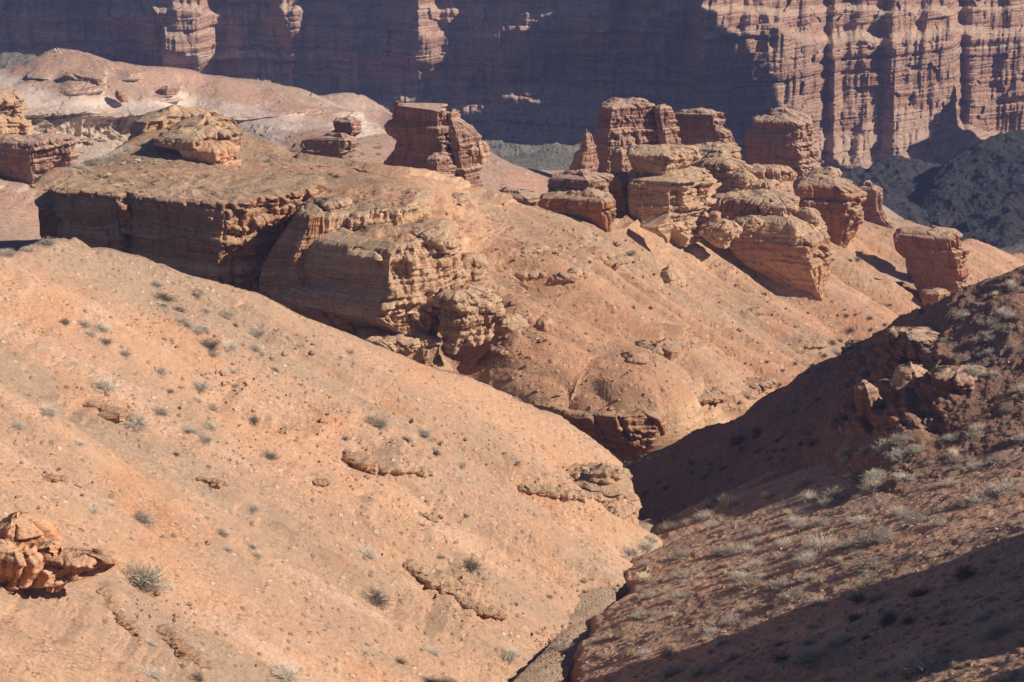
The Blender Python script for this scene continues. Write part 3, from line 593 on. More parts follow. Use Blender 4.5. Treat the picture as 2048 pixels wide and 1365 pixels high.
# tower group
single('rock_spire', 'slender conical red spire left of the tall towers', 'rock formation', M_pinkrock, 258, [(270, 1168, 1180), (276, 1166, 1184), (290, 1163, 1190), (305, 1160, 1194), (312, 1150, 1196), (318, 1148, 1197), (330, 1145, 1196), (345, 1138, 1196), (365, 1132, 1196)], seed=71, c=.45, kl=.5, strata=.35, lump=.4, rough=.35, rnd=.2)
formation('rock_tower', 'tallest broad red rock tower with flat cap left of the narrow pillar', 'rock formation', (1250, 350, 264), [
    ('shaft', M_pinkrock, 268, [(216, 1206, 1298), (222, 1202, 1304), (240, 1200, 1310), (262, 1196, 1314), (272, 1192, 1320), (290, 1190, 1326), (310, 1190, 1328), (330, 1194, 1300), (360, 1196, 1290), (385, 1196, 1290)], K(seed=73, c=.2, kl=.8, kr=.6, strata=.5, lump=.6, rough=.45, thick=.7)),
    ('cap', M_pinkrock, 269, [(204, 1218, 1294), (208, 1217, 1296), (213, 1219, 1294), (219, 1215, 1292)], K(seed=75, c=.2, kl=.6, kr=.2, strata=.3, lump=.2, rough=.3, thick=.6, dome=.1)),
    ('foot', M_pinkrock, 263, [(302, 1232, 1252), (312, 1226, 1262), (325, 1224, 1258), (345, 1222, 1270), (372, 1222, 1276)], K(seed=77, strata=.5, lump=.4, rough=.4)),
])
single('rock_pillar', 'narrow lit rock pillar pressed against the right side of the tallest tower', 'rock formation', M_pinkrock, 270, [(216, 1312, 1340), (222, 1309, 1344), (240, 1311, 1352), (258, 1314, 1356), (275, 1318, 1360), (300, 1322, 1368), (330, 1322, 1370)], seed=81, c=.3, strata=.4, lump=.5, rough=.45, kl=.6, kr=.8)
single('rock_block', 'squat layered block with dark front right of the narrow pillar', 'rock formation', M_pinkrock, 274, [(230, 1352, 1450), (236, 1350, 1456), (250, 1352, 1454), (262, 1354, 1456), (268, 1356, 1470), (280, 1358, 1478), (300, 1360, 1482), (330, 1360, 1484)], seed=83, c=.74, kl=.36, kr=.9, strata=.75, lump=.5, rough=.35, thick=.4)
formation('stepped_tower', 'stepped dark-faced rock tower, rightmost of the tall towers', 'rock formation', (1570, 340, 262), [
    ('crown', M_pinkrock, 276, [(228, 1545, 1592), (234, 1540, 1612), (242, 1538, 1620), (250, 1530, 1620)], K(seed=85, c=.7, kl=.34, strata=.4, lump=.3, rough=.4)),
    ('shaft', M_pinkrock, 274.5, [(245, 1514, 1612), (252, 1510, 1622), (264, 1518, 1630), (274, 1500, 1634), (290, 1494, 1636), (310, 1496, 1640), (330, 1500, 1642), (350, 1500, 1646), (375, 1510, 1650)], K(seed=87, c=.7, kl=.34, kr=.9, strata=.85, lump=.6, rough=.4, thick=.6)),
])
# rocks in front of the towers
formation('keeled_block', 'two-tier block with overhanging orange keel left of the mushroom rock', 'rock formation', (1190, 480, 205), [
    ('upper_tier', M_pinkrock, 210, [(356, 1125, 1192), (366, 1098, 1218), (380, 1095, 1221), (396, 1094, 1222), (410, 1096, 1224), (430, 1100, 1224)], K(seed=91, c=.65, kl=.36, kr=.8, strata=.45, lump=.5, rough=.3, dome=.3, thick=.6)),
    ('keel', M_redrock, 206, [(399, 1105, 1222), (406, 1080, 1228), (418, 1074, 1231), (432, 1090, 1231), (446, 1125, 1229), (462, 1160, 1226), (480, 1180, 1225), (500, 1188, 1226), (530, 1198, 1226)], K(seed=93, c=.82, kl=.30, kr=.9, strata=.4, lump=.4, rough=.35, dome=.4, thick=.55)),
])
single('low_rock', 'low rounded rock half sunk in shade left of the orange keel', 'rock formation', M_pinkrock, 205, [(391, 1000, 1050), (398, 985, 1070), (410, 984, 1074), (425, 990, 1074), (440, 1010, 1074)], seed=95, c=.8, kl=.34, strata=.25, lump=.4, rough=.3)
formation('mushroom_rock', 'tall mushroom rock with grey gravel cap and many thin lit layers', 'rock formation', (1340, 480, 198), [
    ('cap', M_tanrock, 219, [(308, 1262, 1390), (313, 1257, 1402), (322, 1258, 1406), (332, 1262, 1398), (344, 1268, 1382), (356, 1275, 1372), (368, 1284, 1370)], K(seed=101, c=.5, kl=.30, kr=.8, strata=.3, lump=.4, rough=.4, dome=.15, thick=.7)),
    ('bench', M_tanrock, 219, [(360, 1300, 1424), (366, 1262, 1430), (378, 1258, 1428), (390, 1258, 1424), (405, 1258, 1424), (425, 1260, 1422), (445, 1264, 1420), (462, 1290, 1418), (480, 1330, 1412), (500, 1340, 1400)], K(seed=103, c=.5, kl=.30, kr=.8, strata=.8, lump=.5, rough=.5, thick=.8, st=strata_table(44, .25, .6))),
    ('rear_wall', M_redrock, 222, [(362, 1220, 1262), (380, 1218, 1270), (410, 1222, 1280), (450, 1222, 1300), (490, 1226, 1330)], K(seed=105, strata=.4, lump=.4, rough=.3)),
    ('toe', M_tanrock, 213, [(430, 1336, 1346), (444, 1308, 1348), (456, 1282, 1348), (466, 1300, 1346), (478, 1326, 1344), (490, 1332, 1342)], K(seed=107, strata=.5, lump=.4, rough=.4, kl=.3)),
])
BT = M_tanrock
slabs = [('long_slab', 'long thin grey slab with dark underside on top of the jumble', [(298, 1400, 1462), (304, 1372, 1488), (314, 1350, 1492), (322, 1400, 1490), (332, 1460, 1486)], 238, 0.2),
    ('boulder', 'rounded leaning slab pointing down left in the middle of the jumble', [(348, 1470, 1504), (358, 1462, 1512), (372, 1450, 1512), (386, 1440, 1500), (398, 1436, 1480), (408, 1440, 1458)], 231, .6),
    ('boulder', 'hump-backed boulder right of the leaning slab', [(366, 1505, 1560), (374, 1496, 1572), (386, 1492, 1570), (396, 1500, 1545), (402, 1510, 1530)], 232, .4),
    ('boulder', 'wide dark-bellied slab under the long thin slab', [(324, 1420, 1470), (332, 1400, 1500), (346, 1385, 1515), (360, 1384, 1480), (372, 1390, 1440)], 235, .7),
    ('boulder', 'flat slab with overhanging lip at the foot of the jumble', [(400, 1450, 1590), (410, 1428, 1610), (424, 1424, 1608), (434, 1436, 1580), (442, 1450, 1500)], 228, .6),
    ('boulder', 'white-edged flat block right of the overhanging lip', [(412, 1530, 1590), (420, 1524, 1600), (432, 1526, 1598), (442, 1530, 1580)], 226, .2),
    ('boulder', 'small round tan stone wedged beside the layered mushroom rock', [(424, 1424, 1436), (430, 1419, 1441), (438, 1418, 1441), (446, 1422, 1438)], 222, .2),
    ('boulder', 'dome-shaped grey boulder above the big red overhang', [(438, 1490, 1520), (446, 1474, 1530), (456, 1470, 1532), (464, 1478, 1520)], 224.5, .4),
    ('boulder', 'bone-shaped lit slab perched right of the stepped tower', [(342, 1640, 1684), (348, 1624, 1689), (358, 1620, 1686), (366, 1628, 1676), (374, 1640, 1660)], 256, .3),
    ('boulder', 'split grey slab just below the stepped tower', [(340, 1500, 1580), (348, 1494, 1596), (358, 1500, 1600), (368, 1530, 1590)], 243, .3),
    ('boulder', 'knobbly pale rock above the right end of the red overhang', [(420, 1600, 1632), (428, 1588, 1642), (440, 1586, 1646), (452, 1590, 1642)], 226, .4),
    ('boulder', 'rough tan shelf rock left of the big red overhang', [(450, 1420, 1475), (460, 1400, 1484), (474, 1402, 1480), (488, 1420, 1466), (500, 1434, 1460)], 221, .4)]
for i, (nm, lb, rows, d, dm) in enumerate(slabs):
    single(nm, lb, 'boulder', BT, d, rows, 'slabs and boulders heaped behind the red overhang' if nm == 'boulder' else None, seed=120 + i, c=.6, kl=.34, kr=.6, strata=.35, flute=.3, lump=.9, rough=.7, blk=.4, calm=.7, dome=dm * .35, thick=.55, rnd=.14)
formation('overhang_block', 'big red overhanging block tapering to a point, centre right', 'rock formation', (1560, 560, 184), [
    ('crust', M_tanrock, 224.5, [(440, 1530, 1600), (452, 1480, 1650), (464, 1462, 1662), (478, 1460, 1664), (490, 1462, 1664), (505, 1470, 1662)], K(seed=141, c=.62, kl=.30, kr=.9, strata=.4, lump=.7, rough=.6, dome=.3, thick=.6)),
    ('body', M_orangerock, 225.5, [(478, 1462, 1662), (500, 1460, 1668), (520, 1470, 1672), (545, 1500, 1672), (570, 1545, 1668), (590, 1580, 1662), (608, 1612, 1660), (625, 1636, 1660), (640, 1645, 1660)], K(seed=143, c=.72, kl=.30, kr=.85, strata=.45, lump=.4, rough=.35, thick=.6)),
])
formation('red_bluff', 'smooth red bluff with scalloped overhangs behind the big overhang', 'rock formation', (1660, 490, 204), [
    ('top_ledge', M_redrock, 244.5, [(374, 1600, 1700), (384, 1596, 1722), (396, 1596, 1728), (406, 1600, 1724), (416, 1620, 1716), (424, 1640, 1700)], K(seed=151, c=.7, kl=.30, kr=.6, strata=.25, lump=.6, rough=.3, dome=.6)),
    ('bluff', M_redrock, 245, [(406, 1610, 1722), (416, 1606, 1726), (440, 1606, 1722), (465, 1610, 1716), (485, 1622, 1708), (496, 1640, 1700), (510, 1660, 1695)], K(seed=153, c=.74, kl=.30, kr=.9, strata=.35, lump=.4, rough=.25, dome=.2)),
])
single('rock_block', 'small red block with pale right edge behind the smooth bluff', 'rock formation', M_pinkrock, 262, [(377, 1724, 1756), (384, 1716, 1766), (400, 1718, 1766), (425, 1722, 1768), (442, 1724, 1778), (460, 1730, 1800)], seed=155, c=.72, kl=.34, kr=.6, strata=.3, lump=.3, rough=.3)
formation('lone_butte', 'lone red butte with flat top standing apart, right of the ridge', 'rock formation', (1870, 600, 214), [
    ('body', M_redrock, 244, [(476, 1800, 1926), (484, 1796, 1932), (500, 1797, 1936), (510, 1800, 1936), (518, 1808, 1934), (528, 1820, 1934), (560, 1824, 1938), (575, 1834, 1942), (590, 1842, 1944), (610, 1846, 1942), (630, 1848, 1942), (650, 1850, 1942)], K(seed=161, c=.78, kl=.30, kr=.6, strata=.6, lump=.5, rough=.35, thick=.5)),
    ('cap', M_pinkrock, 245, [(463, 1865, 1884), (468, 1810, 1890), (474, 1800, 1925), (480, 1800, 1928)], K(seed=163, c=.7, kl=.30, strata=.2, lump=.2, rough=.3, thick=.5, dome=.1)),
    ('toe', M_redrock, 241, [(586, 1864, 1890), (592, 1852, 1906), (604, 1848, 1908), (620, 1850, 1900)], K(seed=165, strata=.3, lump=.3, rough=.3, dome=.2)),
])
# low cliff at the foot of the ridge, spur end and near outcrop
formation('low_cliff', 'low red undercut cliff above the dark ravine at the foot of the ridge', 'rock formation', (1180, 900, 162), [
    ('undercut', M_redrock, 158.6, [(836, 1004, 1330), (846, 1000, 1337), (860, 1012, 1337), (885, 1060, 1336), (905, 1110, 1330), (922, 1160, 1318), (940, 1180, 1290)],
     K(plan=[(-1, 5.2), (-.2, 1.6), (.4, 0), (.8, .7), (1, 3), (1, 9), (-1, 9)], capmat=M_mid, seed=171, strata=.35, flute=.3, rough=.4, lump=.8, dome=-.3, rnd=.03)),
])
formation('spur_rock', 'tan layered ledges at the end of the near spur above the ravine', 'rock formation', (1230, 1030, 125), [
    ('upper_ledge', M_tanrock, 121.0, [(938, 1200, 1222), (948, 1188, 1234), (960, 1190, 1238), (972, 1198, 1236), (986, 1206, 1228)], K(seed=181, c=.5, kr=.6, strata=.2, lump=.6, rough=.6, dome=.1, calm=1, blk=.3, capmat=M_near, res=.7)),
    ('long_ledge', M_tanrock, 120.7, [(968, 1060, 1180), (976, 1040, 1232), (984, 1060, 1250), (992, 1110, 1252), (1002, 1150, 1250)], K(seed=187, plan=[(-1, 2.2), (0, .5), (.7, 0), (1, 1.5), (1, 4), (-1, 4)], strata=.2, flute=.5, lump=.7, rough=.6, dome=-.1, calm=1, blk=.3, capmat=M_near, res=.7)),
    ('ledge', M_tanrock, 119.9, [(992, 1180, 1250), (1002, 1162, 1262), (1014, 1156, 1268), (1026, 1168, 1272), (1036, 1190, 1270)], K(seed=183, c=.35, kl=.3, kr=.6, strata=.25, lump=.7, rough=.6, dome=.1, thick=.7, calm=1, blk=.35, capmat=M_near, res=.7)),
    ('nose', M_tanrock, 119.5, [(1022, 1206, 1274), (1032, 1196, 1279), (1044, 1196, 1282), (1056, 1206, 1281), (1068, 1228, 1278), (1080, 1252, 1279), (1095, 1258, 1274)], K(seed=185, c=.4, kl=.3, kr=.7, strata=.25, lump=.7, rough=.6, thick=.8, calm=1, blk=.35, capmat=M_near, res=.7)),
])
formation('near_outcrop', 'orange broken outcrop with dark hollows at the lower left edge', 'rock formation', (100, 1180, 78), [
    ('crest', M_nearrock, 77.6, [(1054, 10, 30), (1068, -10, 56), (1086, -30, 74), (1104, -50, 84), (1122, -60, 92), (1140, -60, 90)], K(seed=191, c=.3, kl=.5, kr=.5, strata=.15, flute=.12, lump=.5, rough=.8, dome=.1, res=.55, thick=.8, blk=.8, calm=1)),
    ('ledge', M_nearrock, 76.6, [(1118, -90, 108), (1130, -90, 122), (1148, -84, 116), (1166, -84, 104), (1184, -84, 92), (1198, -84, 60), (1206, -84, 26)], K(seed=193, c=.6, kl=.35, kr=.7, strata=.25, flute=.12, lump=.6, rough=.8, dome=-.1, res=.55, thick=.5, blk=.8, calm=.8)),
    ('arm', M_nearrock, 77.3, [(1122, 84, 190), (1130, 80, 226), (1142, 84, 238), (1154, 90, 226), (1164, 92, 196), (1172, 92, 150), (1180, 90, 122), (1196, 88, 112)], K(seed=195, c=.45, kl=.3, kr=.4, strata=.2, flute=.1, lump=.4, rough=.8, dome=.1, res=.55, thick=.5, blk=.7, calm=.8)),
])
single('boulder', 'lone craggy boulder standing on the sunlit ridge slope', 'boulder', M_tanrock, 205, [(540, 1334, 1350), (548, 1324, 1360), (560, 1322, 1370), (572, 1328, 1374), (582, 1345, 1374), (590, 1358, 1370)], seed=201, c=.3, strata=.3, lump=.3, rough=.5, rnd=.12)
single('boulder', 'knobbly pale boulder in the shaded gully of the right-hand slope', 'boulder', M_tanrock, 123, [(738, 1818, 1836), (746, 1800, 1852), (758, 1796, 1860), (775, 1790, 1860), (792, 1788, 1854), (806, 1798, 1840), (815, 1810, 1830)], seed=203, c=.5, strata=.1, lump=.4, rough=.8, rnd=.2)
formation('gully_ledge', 'broken shaded ledge of pale rock around the gully head', 'rock formation', (1850, 760, 128), [
    ('upper_ledge', M_pinkrock, 127, [(676, 1790, 1850), (686, 1780, 1905), (700, 1786, 1920), (720, 1800, 1918), (745, 1830, 1915), (770, 1850, 1910)], K(capmat=M_right, seed=205, c=.5, kl=.6, kr=.6, strata=.35, lump=1., rough=.7, blk=.5, dome=.2, rnd=.03, calm=1)),
    ('lower_ledge', M_pinkrock, 117.5, [(752, 1900, 1960), (760, 1878, 1985), (774, 1880, 1990), (790, 1896, 1990), (805, 1905, 1985)], K(capmat=M_right, seed=207, c=.3, kl=.5, kr=.6, strata=.3, lump=.8, rough=.7, blk=.5, dome=.1, rnd=.04, calm=1)),
    ('foot', M_pinkrock, 122, [(775, 1720, 1745), (788, 1712, 1760), (810, 1712, 1770), (835, 1720, 1770)], K(seed=209, strata=.2, lump=.4, rough=.4)),
])
single('boulder', 'tilted brown boulder lying on the pink hill at upper left', 'boulder', M_pinkrock, 381, [(182, 230, 240), (190, 229, 248), (198, 232, 254), (206, 240, 254)], seed=211, res=2, strata=.3, lump=.6, rough=.8, rnd=.12)
single('boulder', 'wedge-shaped overhanging rock on the pink hill slope', 'boulder', M_pinkrock, 389, [(176, 322, 345), (182, 315, 352), (190, 318, 350), (199, 330, 340)], seed=213, res=2, strata=.5, lump=.6, rough=.6)
formation('hill_outcrop', 'broken reddish outcrop high on the pink hill at upper left', 'rock formation', (165, 175, 398), [
    ('rock_face', M_pinkrock, 382, [(150, 122, 160), (157, 130, 200), (166, 134, 202), (174, 138, 196), (182, 150, 185)], K(seed=215, c=.25, kl=.5, kr=.2, res=2, strata=.9, lump=1.4, rough=.8, thick=.4)),
])


# --- the unseen side of the canyon, right of the frame, that shades the valley floor
def build_side():
    X, Y = np.meshgrid(np.linspace(178, 340, 90), np.linspace(455, 662, 170))
    k = ss(178, 200, X + fbm(Y / 9, 0 * Y, 0 * Y, 3, 841) * 8) * ss(458, 474, Y + 4 * fbm(X / 9, 0 * X, 0 * X, 2, 843)) * (1 - ss(648, 658, Y)) * (1 - .75 * ss(570, 582, Y + 4 * fbm(X / 9, 0 * X, 0 * X, 2, 845)))
    o = grid_mesh('canyon_side', np.stack([X, Y, -122 + k * (165 + 10 * fbm(X / 12, Y / 12, 0 * X, 4, 847))], -1), M_wall); o['kind'] = 'structure'
build_side()

# ------------------------------------------------------------------ shrubs, tufts and stones
def flat_mat(name, col, var=.25):
    m, nt, b = base_mat(name); oi = N(nt, 'ObjectInfo'); g = geo_pos(nt)
    f = math_(nt, 'ADD', math_(nt, 'MULTIPLY', oi.outputs['Random'], .5), math_(nt, 'MULTIPLY', noise(nt, g.outputs['Position'], 5, 3), .5))
    c = mix(nt, 1., col, ramp(nt, f, [(.2, 1 - var), (.8, 1 + var)]), 'MULTIPLY'); nt.links.new(c, b.inputs['Base Color'])
    return m
M_twig = flat_mat('grey twigs', (.58, .50, .41)); M_twigd = flat_mat('dark twigs', (.22, .18, .14)); M_grass = flat_mat('straw grass', (.70, .59, .42)); M_green = flat_mat('olive leaves', (.20, .19, .085))
def twig_mesh(name, mat, n, seed, h=.8, spread=1.2, rad=.0085, subs=4, curl=.55, grass=False):
    """a dry shrub about 1 m across: curved stems from one root, forking into twigs"""
    rs = np.random.RandomState(seed); V = []; F = []
    def strand(p, d, L, r, k, lift):
        pts = [p.copy()]; q = p.copy(); dd = d.copy()
        for i in range(k):
            dd = dd + rs.normal(0, curl, 3) * .5 + np.array([0, 0, lift]); dd /= np.linalg.norm(dd); q = q + dd * L / k; pts.append(q.copy())
        b = len(V); a = np.cross(d, [0.3, .9, .1]); a /= np.linalg.norm(a) + 1e-9; c = np.cross(d, a)
        for i, t in enumerate(pts):
            rr = r * (1 - .75 * i / k)
            for ang in (0, 2.094, 4.189): V.append(t + rr * (math.cos(ang) * a + math.sin(ang) * c))
        for i in range(k):
            for j in range(3): F.append((b + i * 3 + j, b + i * 3 + (j + 1) % 3, b + i * 3 + 3 + (j + 1) % 3, b + i * 3 + 3 + j))
        return pts, dd
    for i in range(n):
        az = rs.uniform(0, 6.283); el = rs.uniform(.15, 1.45) if not grass else rs.uniform(.7, 1.5)
        d = np.array([math.cos(az) * math.cos(el) * spread, math.sin(az) * math.cos(el) * spread, math.sin(el) * h]); L = np.linalg.norm(d) * rs.uniform(.22, .52) * (1 if not grass else 1.3)
        p0 = np.array([math.cos(az), math.sin(az), 0]) * rs.uniform(0, .1) + np.array([0, 0, -.05])
        pts, dd = strand(p0, d / np.linalg.norm(d), L, rad, 3, .02)
        for k in range(0 if grass else subs):
            q = pts[rs.randint(1, 4)]; e = dd + rs.normal(0, .55, 3); e[2] = abs(e[2]) * .6 + .1; e /= np.linalg.norm(e); strand(q, e, L * rs.uniform(.25, .5), rad * .7, 2, .03)
    me = raw_mesh('proto', np.array(V), F, mat, smooth=False); m = me.data; bpy.data.objects.remove(me); return m
PROTO = {'grey': [twig_mesh('s', M_twig, 210, 31 + i, .8 + .1 * (i % 3), 1.15) for i in range(5)],
         'dark': [twig_mesh('s', M_twigd, 150, 41 + i, .8, 1.2, .010) for i in range(3)],
         'grass': [twig_mesh('s', M_grass, 150, 51 + i, .9, .75, .012, 0, .18, True) for i in range(3)],
         'green': [twig_mesh('s', M_green, 110, 61 + i, .5, 1.3, .016) for i in range(2)]}
bpy.context.view_layer.update(); DG = bpy.context.evaluated_depsgraph_get()
def hit(px, py):
    rx, ry, rz = [float(v) for v in ray(px, py)]; d = Vector((rx, ry, rz)).normalized()
    ok, p, n, _, o, _ = S.ray_cast(DG, (0, 0, 0), d)
    return (p, n, o.name) if ok else None
def inpoly(x, y, P):
    c = False; j = len(P) - 1
    for i in range(len(P)):
        if (P[i][1] > y) != (P[j][1] > y) and x < (P[j][0] - P[i][0]) * (y - P[i][1]) / (P[j][1] - P[i][1]) + P[i][0]: c = not c
        j = i
    return c
def scatter(P, n, seed):
    r = random.Random(seed); xs = [p[0] for p in P]; ys = [p[1] for p in P]; out = []
    while len(out) < n:
        x, y = r.uniform(min(xs), max(xs)), r.uniform(min(ys), max(ys))
        if inpoly(x, y, P): out.append((x, y))
    return out
JOBS = []
def shrub(px, py, wpx, kind='grey', name='dry_shrub', label=None, cat='shrub', group=None, sq=1.0):
    h = hit(px, py)
    if h: JOBS.append((h[0], h[1], wpx * (h[0].y * cp_ - h[0].z * sp_) / FPX, kind, name, label, cat, group, sq))
def flush_jobs():
    r = random.Random(5)
    for p, n, wd, kind, name, label, cat, group, sq in JOBS:
        o = bpy.data.objects.new(name, r.choice(PROTO[kind])); C.objects.link(o); o.location = p
        f = wd * 1.2; o.scale = (f * r.uniform(.9, 1.1), f * r.uniform(.9, 1.1), f * r.uniform(.75, 1.0) * sq)
        t = Vector((n.x * .5, n.y * .5, 1)).normalized(); o.rotation_mode = 'QUATERNION'
        o.rotation_quaternion = t.to_track_quat('Z', 'Y') @ Matrix.Rotation(r.uniform(0, 6.28), 3, 'Z').to_quaternion()
        tag(o, label, cat, group)
near_named = {(290, 1168, 88): 'large sprawling grey shrub beside the orange outcrop at lower left', (208, 778, 50): 'round grey twiggy bush alone above the small broken ledge at left',
    (275, 848, 52): 'wide low grey bush just below the small broken ledge at left', (940, 1134, 44): 'dark leafy bush above the crumbling scarp on the near slope', (752, 1200, 52): 'sparse dark dead bush on the lower near slope with white twigs',
    (732, 1112, 44): 'flat elongated grey bush on the lower near slope left of the crumbling scarp', (285, 1045, 44): 'low oval grey shrub above the big sprawling shrub', (97, 487, 28): 'pale bush on the crest where the near slope meets the long cliff block',
    (322, 826, 36): 'upright narrow grey bush right of the wide low bush', (515, 667, 40): 'wide pale grey bush just below the crest of the near slope', (418, 694, 42): 'dark-based grey bush, lowest of the cluster under the cliff block',
    (762, 852, 36): 'grey bush at the top end of a short row on the near slope', (848, 870, 34): 'rounded blue-grey bush near the right end of the near slope'}
for (x, y, w_), lb in near_named.items():
    shrub(x, y, w_, 'dark' if 'dark' in lb else 'grey', label=lb)
for x, y, w_ in [(60, 500, 25), (14, 510, 35), (340, 784, 18), (378, 862, 35), (420, 854, 25), (412, 880, 30), (98, 826, 35), (38, 852, 22), (157, 888, 22), (168, 651, 30), (205, 658, 36), (130, 645, 22), (210, 685, 28), (180, 670, 22), (250, 709, 22), (313, 570, 25),
        (330, 598, 36), (328, 612, 20), (398, 587, 26), (395, 663, 26), (370, 648, 38), (358, 622, 26), (405, 661, 30), (460, 698, 36), (425, 712, 24), (450, 634, 26), (412, 624, 22), (470, 652, 14), (455, 632, 28), (510, 700, 22), (465, 745, 20), (415, 757, 18), (525, 709, 14),
        (550, 742, 20), (470, 772, 16), (400, 775, 36), (322, 744, 26), (425, 818, 32), (395, 803, 26), (505, 841, 30), (540, 915, 32), (742, 841, 24), (812, 882, 24), (870, 907, 24), (925, 932, 22), (222, 1010, 20), (187, 1024, 18), (445, 1068, 26), (455, 1100, 20), (505, 1095, 20),
        (515, 1112, 26), (930, 1032, 16), (865, 1308, 34), (800, 1325, 26), (1020, 1312, 40), (570, 1352, 60), (305, 1355, 50), (395, 1357, 30), (510, 1017, 20), (700, 705, 18), (1035, 927, 16), (690, 878, 14), (352, 910, 16), (640, 960, 12), (600, 770, 14), (300, 1290, 22), (880, 1115, 12), (1100, 1195, 14)]:
    shrub(x, y, w_, random.choice(['grey', 'grey', 'grey', 'dark']), label='small dry grey shrub among the scattered ones on the sunlit near slope', group='small dry shrubs on the sunlit near slope', sq=.85)
for x, y, w_ in [(1693, 632, 10), (1740, 637, 10), (1770, 650, 8), (1702, 661, 14), (1742, 660, 8), (1665, 686, 13), (1680, 683, 10), (1697, 697, 15), (1690, 703, 9), (1674, 709, 15), (1650, 712, 9), (1590, 728, 12), (1565, 742, 9), (1625, 733, 13), (1615, 746, 10), (1534, 725, 9), (1665, 520, 9), (1715, 520, 12), (1700, 522, 10), (1780, 610, 8), (1265, 507, 14), (1560, 770, 8), (980, 620, 9), (1120, 590, 7), (1500, 620, 7), (1180, 700, 7)]:
    shrub(x, y, w_ * 1.15, 'dark' if x > 1500 else 'grey', label='tiny dark shrub low on the far side of the ravine' if x > 1500 else 'tiny grey shrub on the bare ridge slope', group='tiny shrubs near the foot of the ridge slope' if x > 1500 else 'tiny shrubs on the bare ridge slope')
for i, (x, y) in enumerate(scatter([(150, 345), (330, 285), (400, 300), (330, 350), (300, 400), (130, 400), (90, 380)], 75, 3)):
    shrub(x, y, random.uniform(7, 13), 'grass', 'grass_tuft', 'pale tuft on the top of the long cliff block', 'tuft', 'pale tufts on top of the long cliff block')
for x, y, w_ in [(160, 336, 28), (185, 330, 30), (210, 322, 34), (235, 312, 30), (222, 320, 26), (255, 302, 26), (175, 345, 20), (285, 290, 20), (140, 345, 20)]:
    shrub(x, y, w_, 'grey', label='grey shrub in the dense row along the left crest of the ridge', group='shrubs in a row along the left crest of the ridge')
for x, y, w_ in [(340, 234, 10), (352, 234, 12), (346, 236, 10)]: shrub(x, y, w_, 'green', 'green_bush', label='little green bush on top of the weathered cap rock', group='green bushes on the cap rock')
for x, y in scatter([(490, 290), (600, 330), (640, 360), (560, 340), (500, 320)], 10, 5): shrub(x, y, random.uniform(7, 14), 'grey', label='tiny grey shrub on the bare ridge slope', group='tiny shrubs on the bare ridge slope')
for x, y, w_ in [(1120, 378, 20), (1108, 382, 16), (1135, 376, 14), (672, 354, 14), (660, 350, 12)]: shrub(x, y, w_, 'green', 'green_bush', label='low greenish shrub below the red spire' if x > 900 else 'low greenish shrub on the ridge slope below the butte', group='greenish shrubs below the spire' if x > 900 else 'greenish shrubs on the ridge slope')
for x, y in scatter([(660, 318), (700, 290), (760, 275), (780, 300), (740, 325)], 12, 6): shrub(x, y, random.uniform(7, 15), 'grey', label='small shrub on the shaded slope between ledges and leaning butte', group='small shrubs between the ledges and the leaning butte')
# the right-hand slope
right_named = {(1832, 1340, 92): ('grey', 'big bright sunlit bush in the dark lower right corner'), (1768, 1352, 56): ('grey', 'wispy sunlit bush left of the big bright bush at lower right'), (1990, 1268, 54): ('grey', 'sunlit twiggy shrub at the right edge above the dark corner'),
    (1375, 1052, 32): ('grass', 'bright straw tuft on the edge of the dark gully, lowest of the row'), (1455, 1012, 50): ('grass', 'broad golden grass clump on the edge of the dark gully'), (1530, 995, 30): ('grass', 'pale fan-shaped tuft on the edge of the dark gully, highest of the row'),
    (1725, 955, 56): ('green', 'flat yellow-green bush in the middle of the right slope'), (1388, 1350, 42): ('grass', 'white spiky grass tuft at the bottom edge right of the stream bed'), (1465, 1316, 32): ('grass', 'pale spiky tuft near the bottom edge, right of the white one'),
    (1125, 1298, 40): ('grey', 'thin bare shrub rooted in the undercut bank of the stream bed')}
for (x, y, w_), (k, lb) in right_named.items(): shrub(x, y, w_, k, 'grass_tuft' if k == 'grass' else 'dry_shrub', lb, 'tuft' if k == 'grass' else 'shrub')
GR = dict(label='dry grey shrub throwing a long shadow on the sunlit right-hand slope', group='dry shrubs on the sunlit right-hand slope')
GT = dict(label='pale grass tuft on the sunlit right-hand slope', group='pale grass tufts on the right-hand slope', name='grass_tuft', cat='tuft')
for x, y, w_ in [(1430, 1004, 34), (1418, 1015, 26), (1350, 1040, 24), (1340, 1060, 40), (1412, 1036, 36), (1425, 1055, 30), (1618, 999, 32), (1670, 994, 40), (1655, 1010, 34), (1750, 980, 46), (1800, 918, 46), (1830, 905, 34), (1770, 900, 40), (1690, 910, 30), (1960, 1006, 50), (2005, 984, 60), (1985, 990, 40), (1830, 1050, 60), (1745, 1085, 66),
        (1700, 1095, 40), (1590, 1048, 34), (1565, 1092, 34), (1640, 1098, 66), (1610, 1120, 50), (1640, 1208, 34), (1740, 1138, 56), (1460, 1105, 40), (1500, 1170, 40), (1345, 1350, 56), (1430, 1342, 40), (1590, 1195, 40), (1290, 1096, 38), (1262, 1108, 32), (1300, 1084, 30), (1360, 1115, 36), (1290, 1130, 24), (1900, 970, 34), (1880, 1050, 40), (1440, 1290, 24)]:
    shrub(x, y, w_, 'grey', **GR)
for i, (x, y) in enumerate(scatter([(1320, 1110), (1560, 985), (1800, 870), (1900, 810), (2048, 760), (2048, 960), (1800, 1080), (1560, 1190), (1400, 1300), (1250, 1330), (1180, 1250)], 84, 8)):
    shrub(x, y, random.uniform(14, 36) * (.7 + .5 * (y / 1365)), 'grass' if i % 4 == 0 else 'grey', **(GT if i % 4 == 0 else GR))
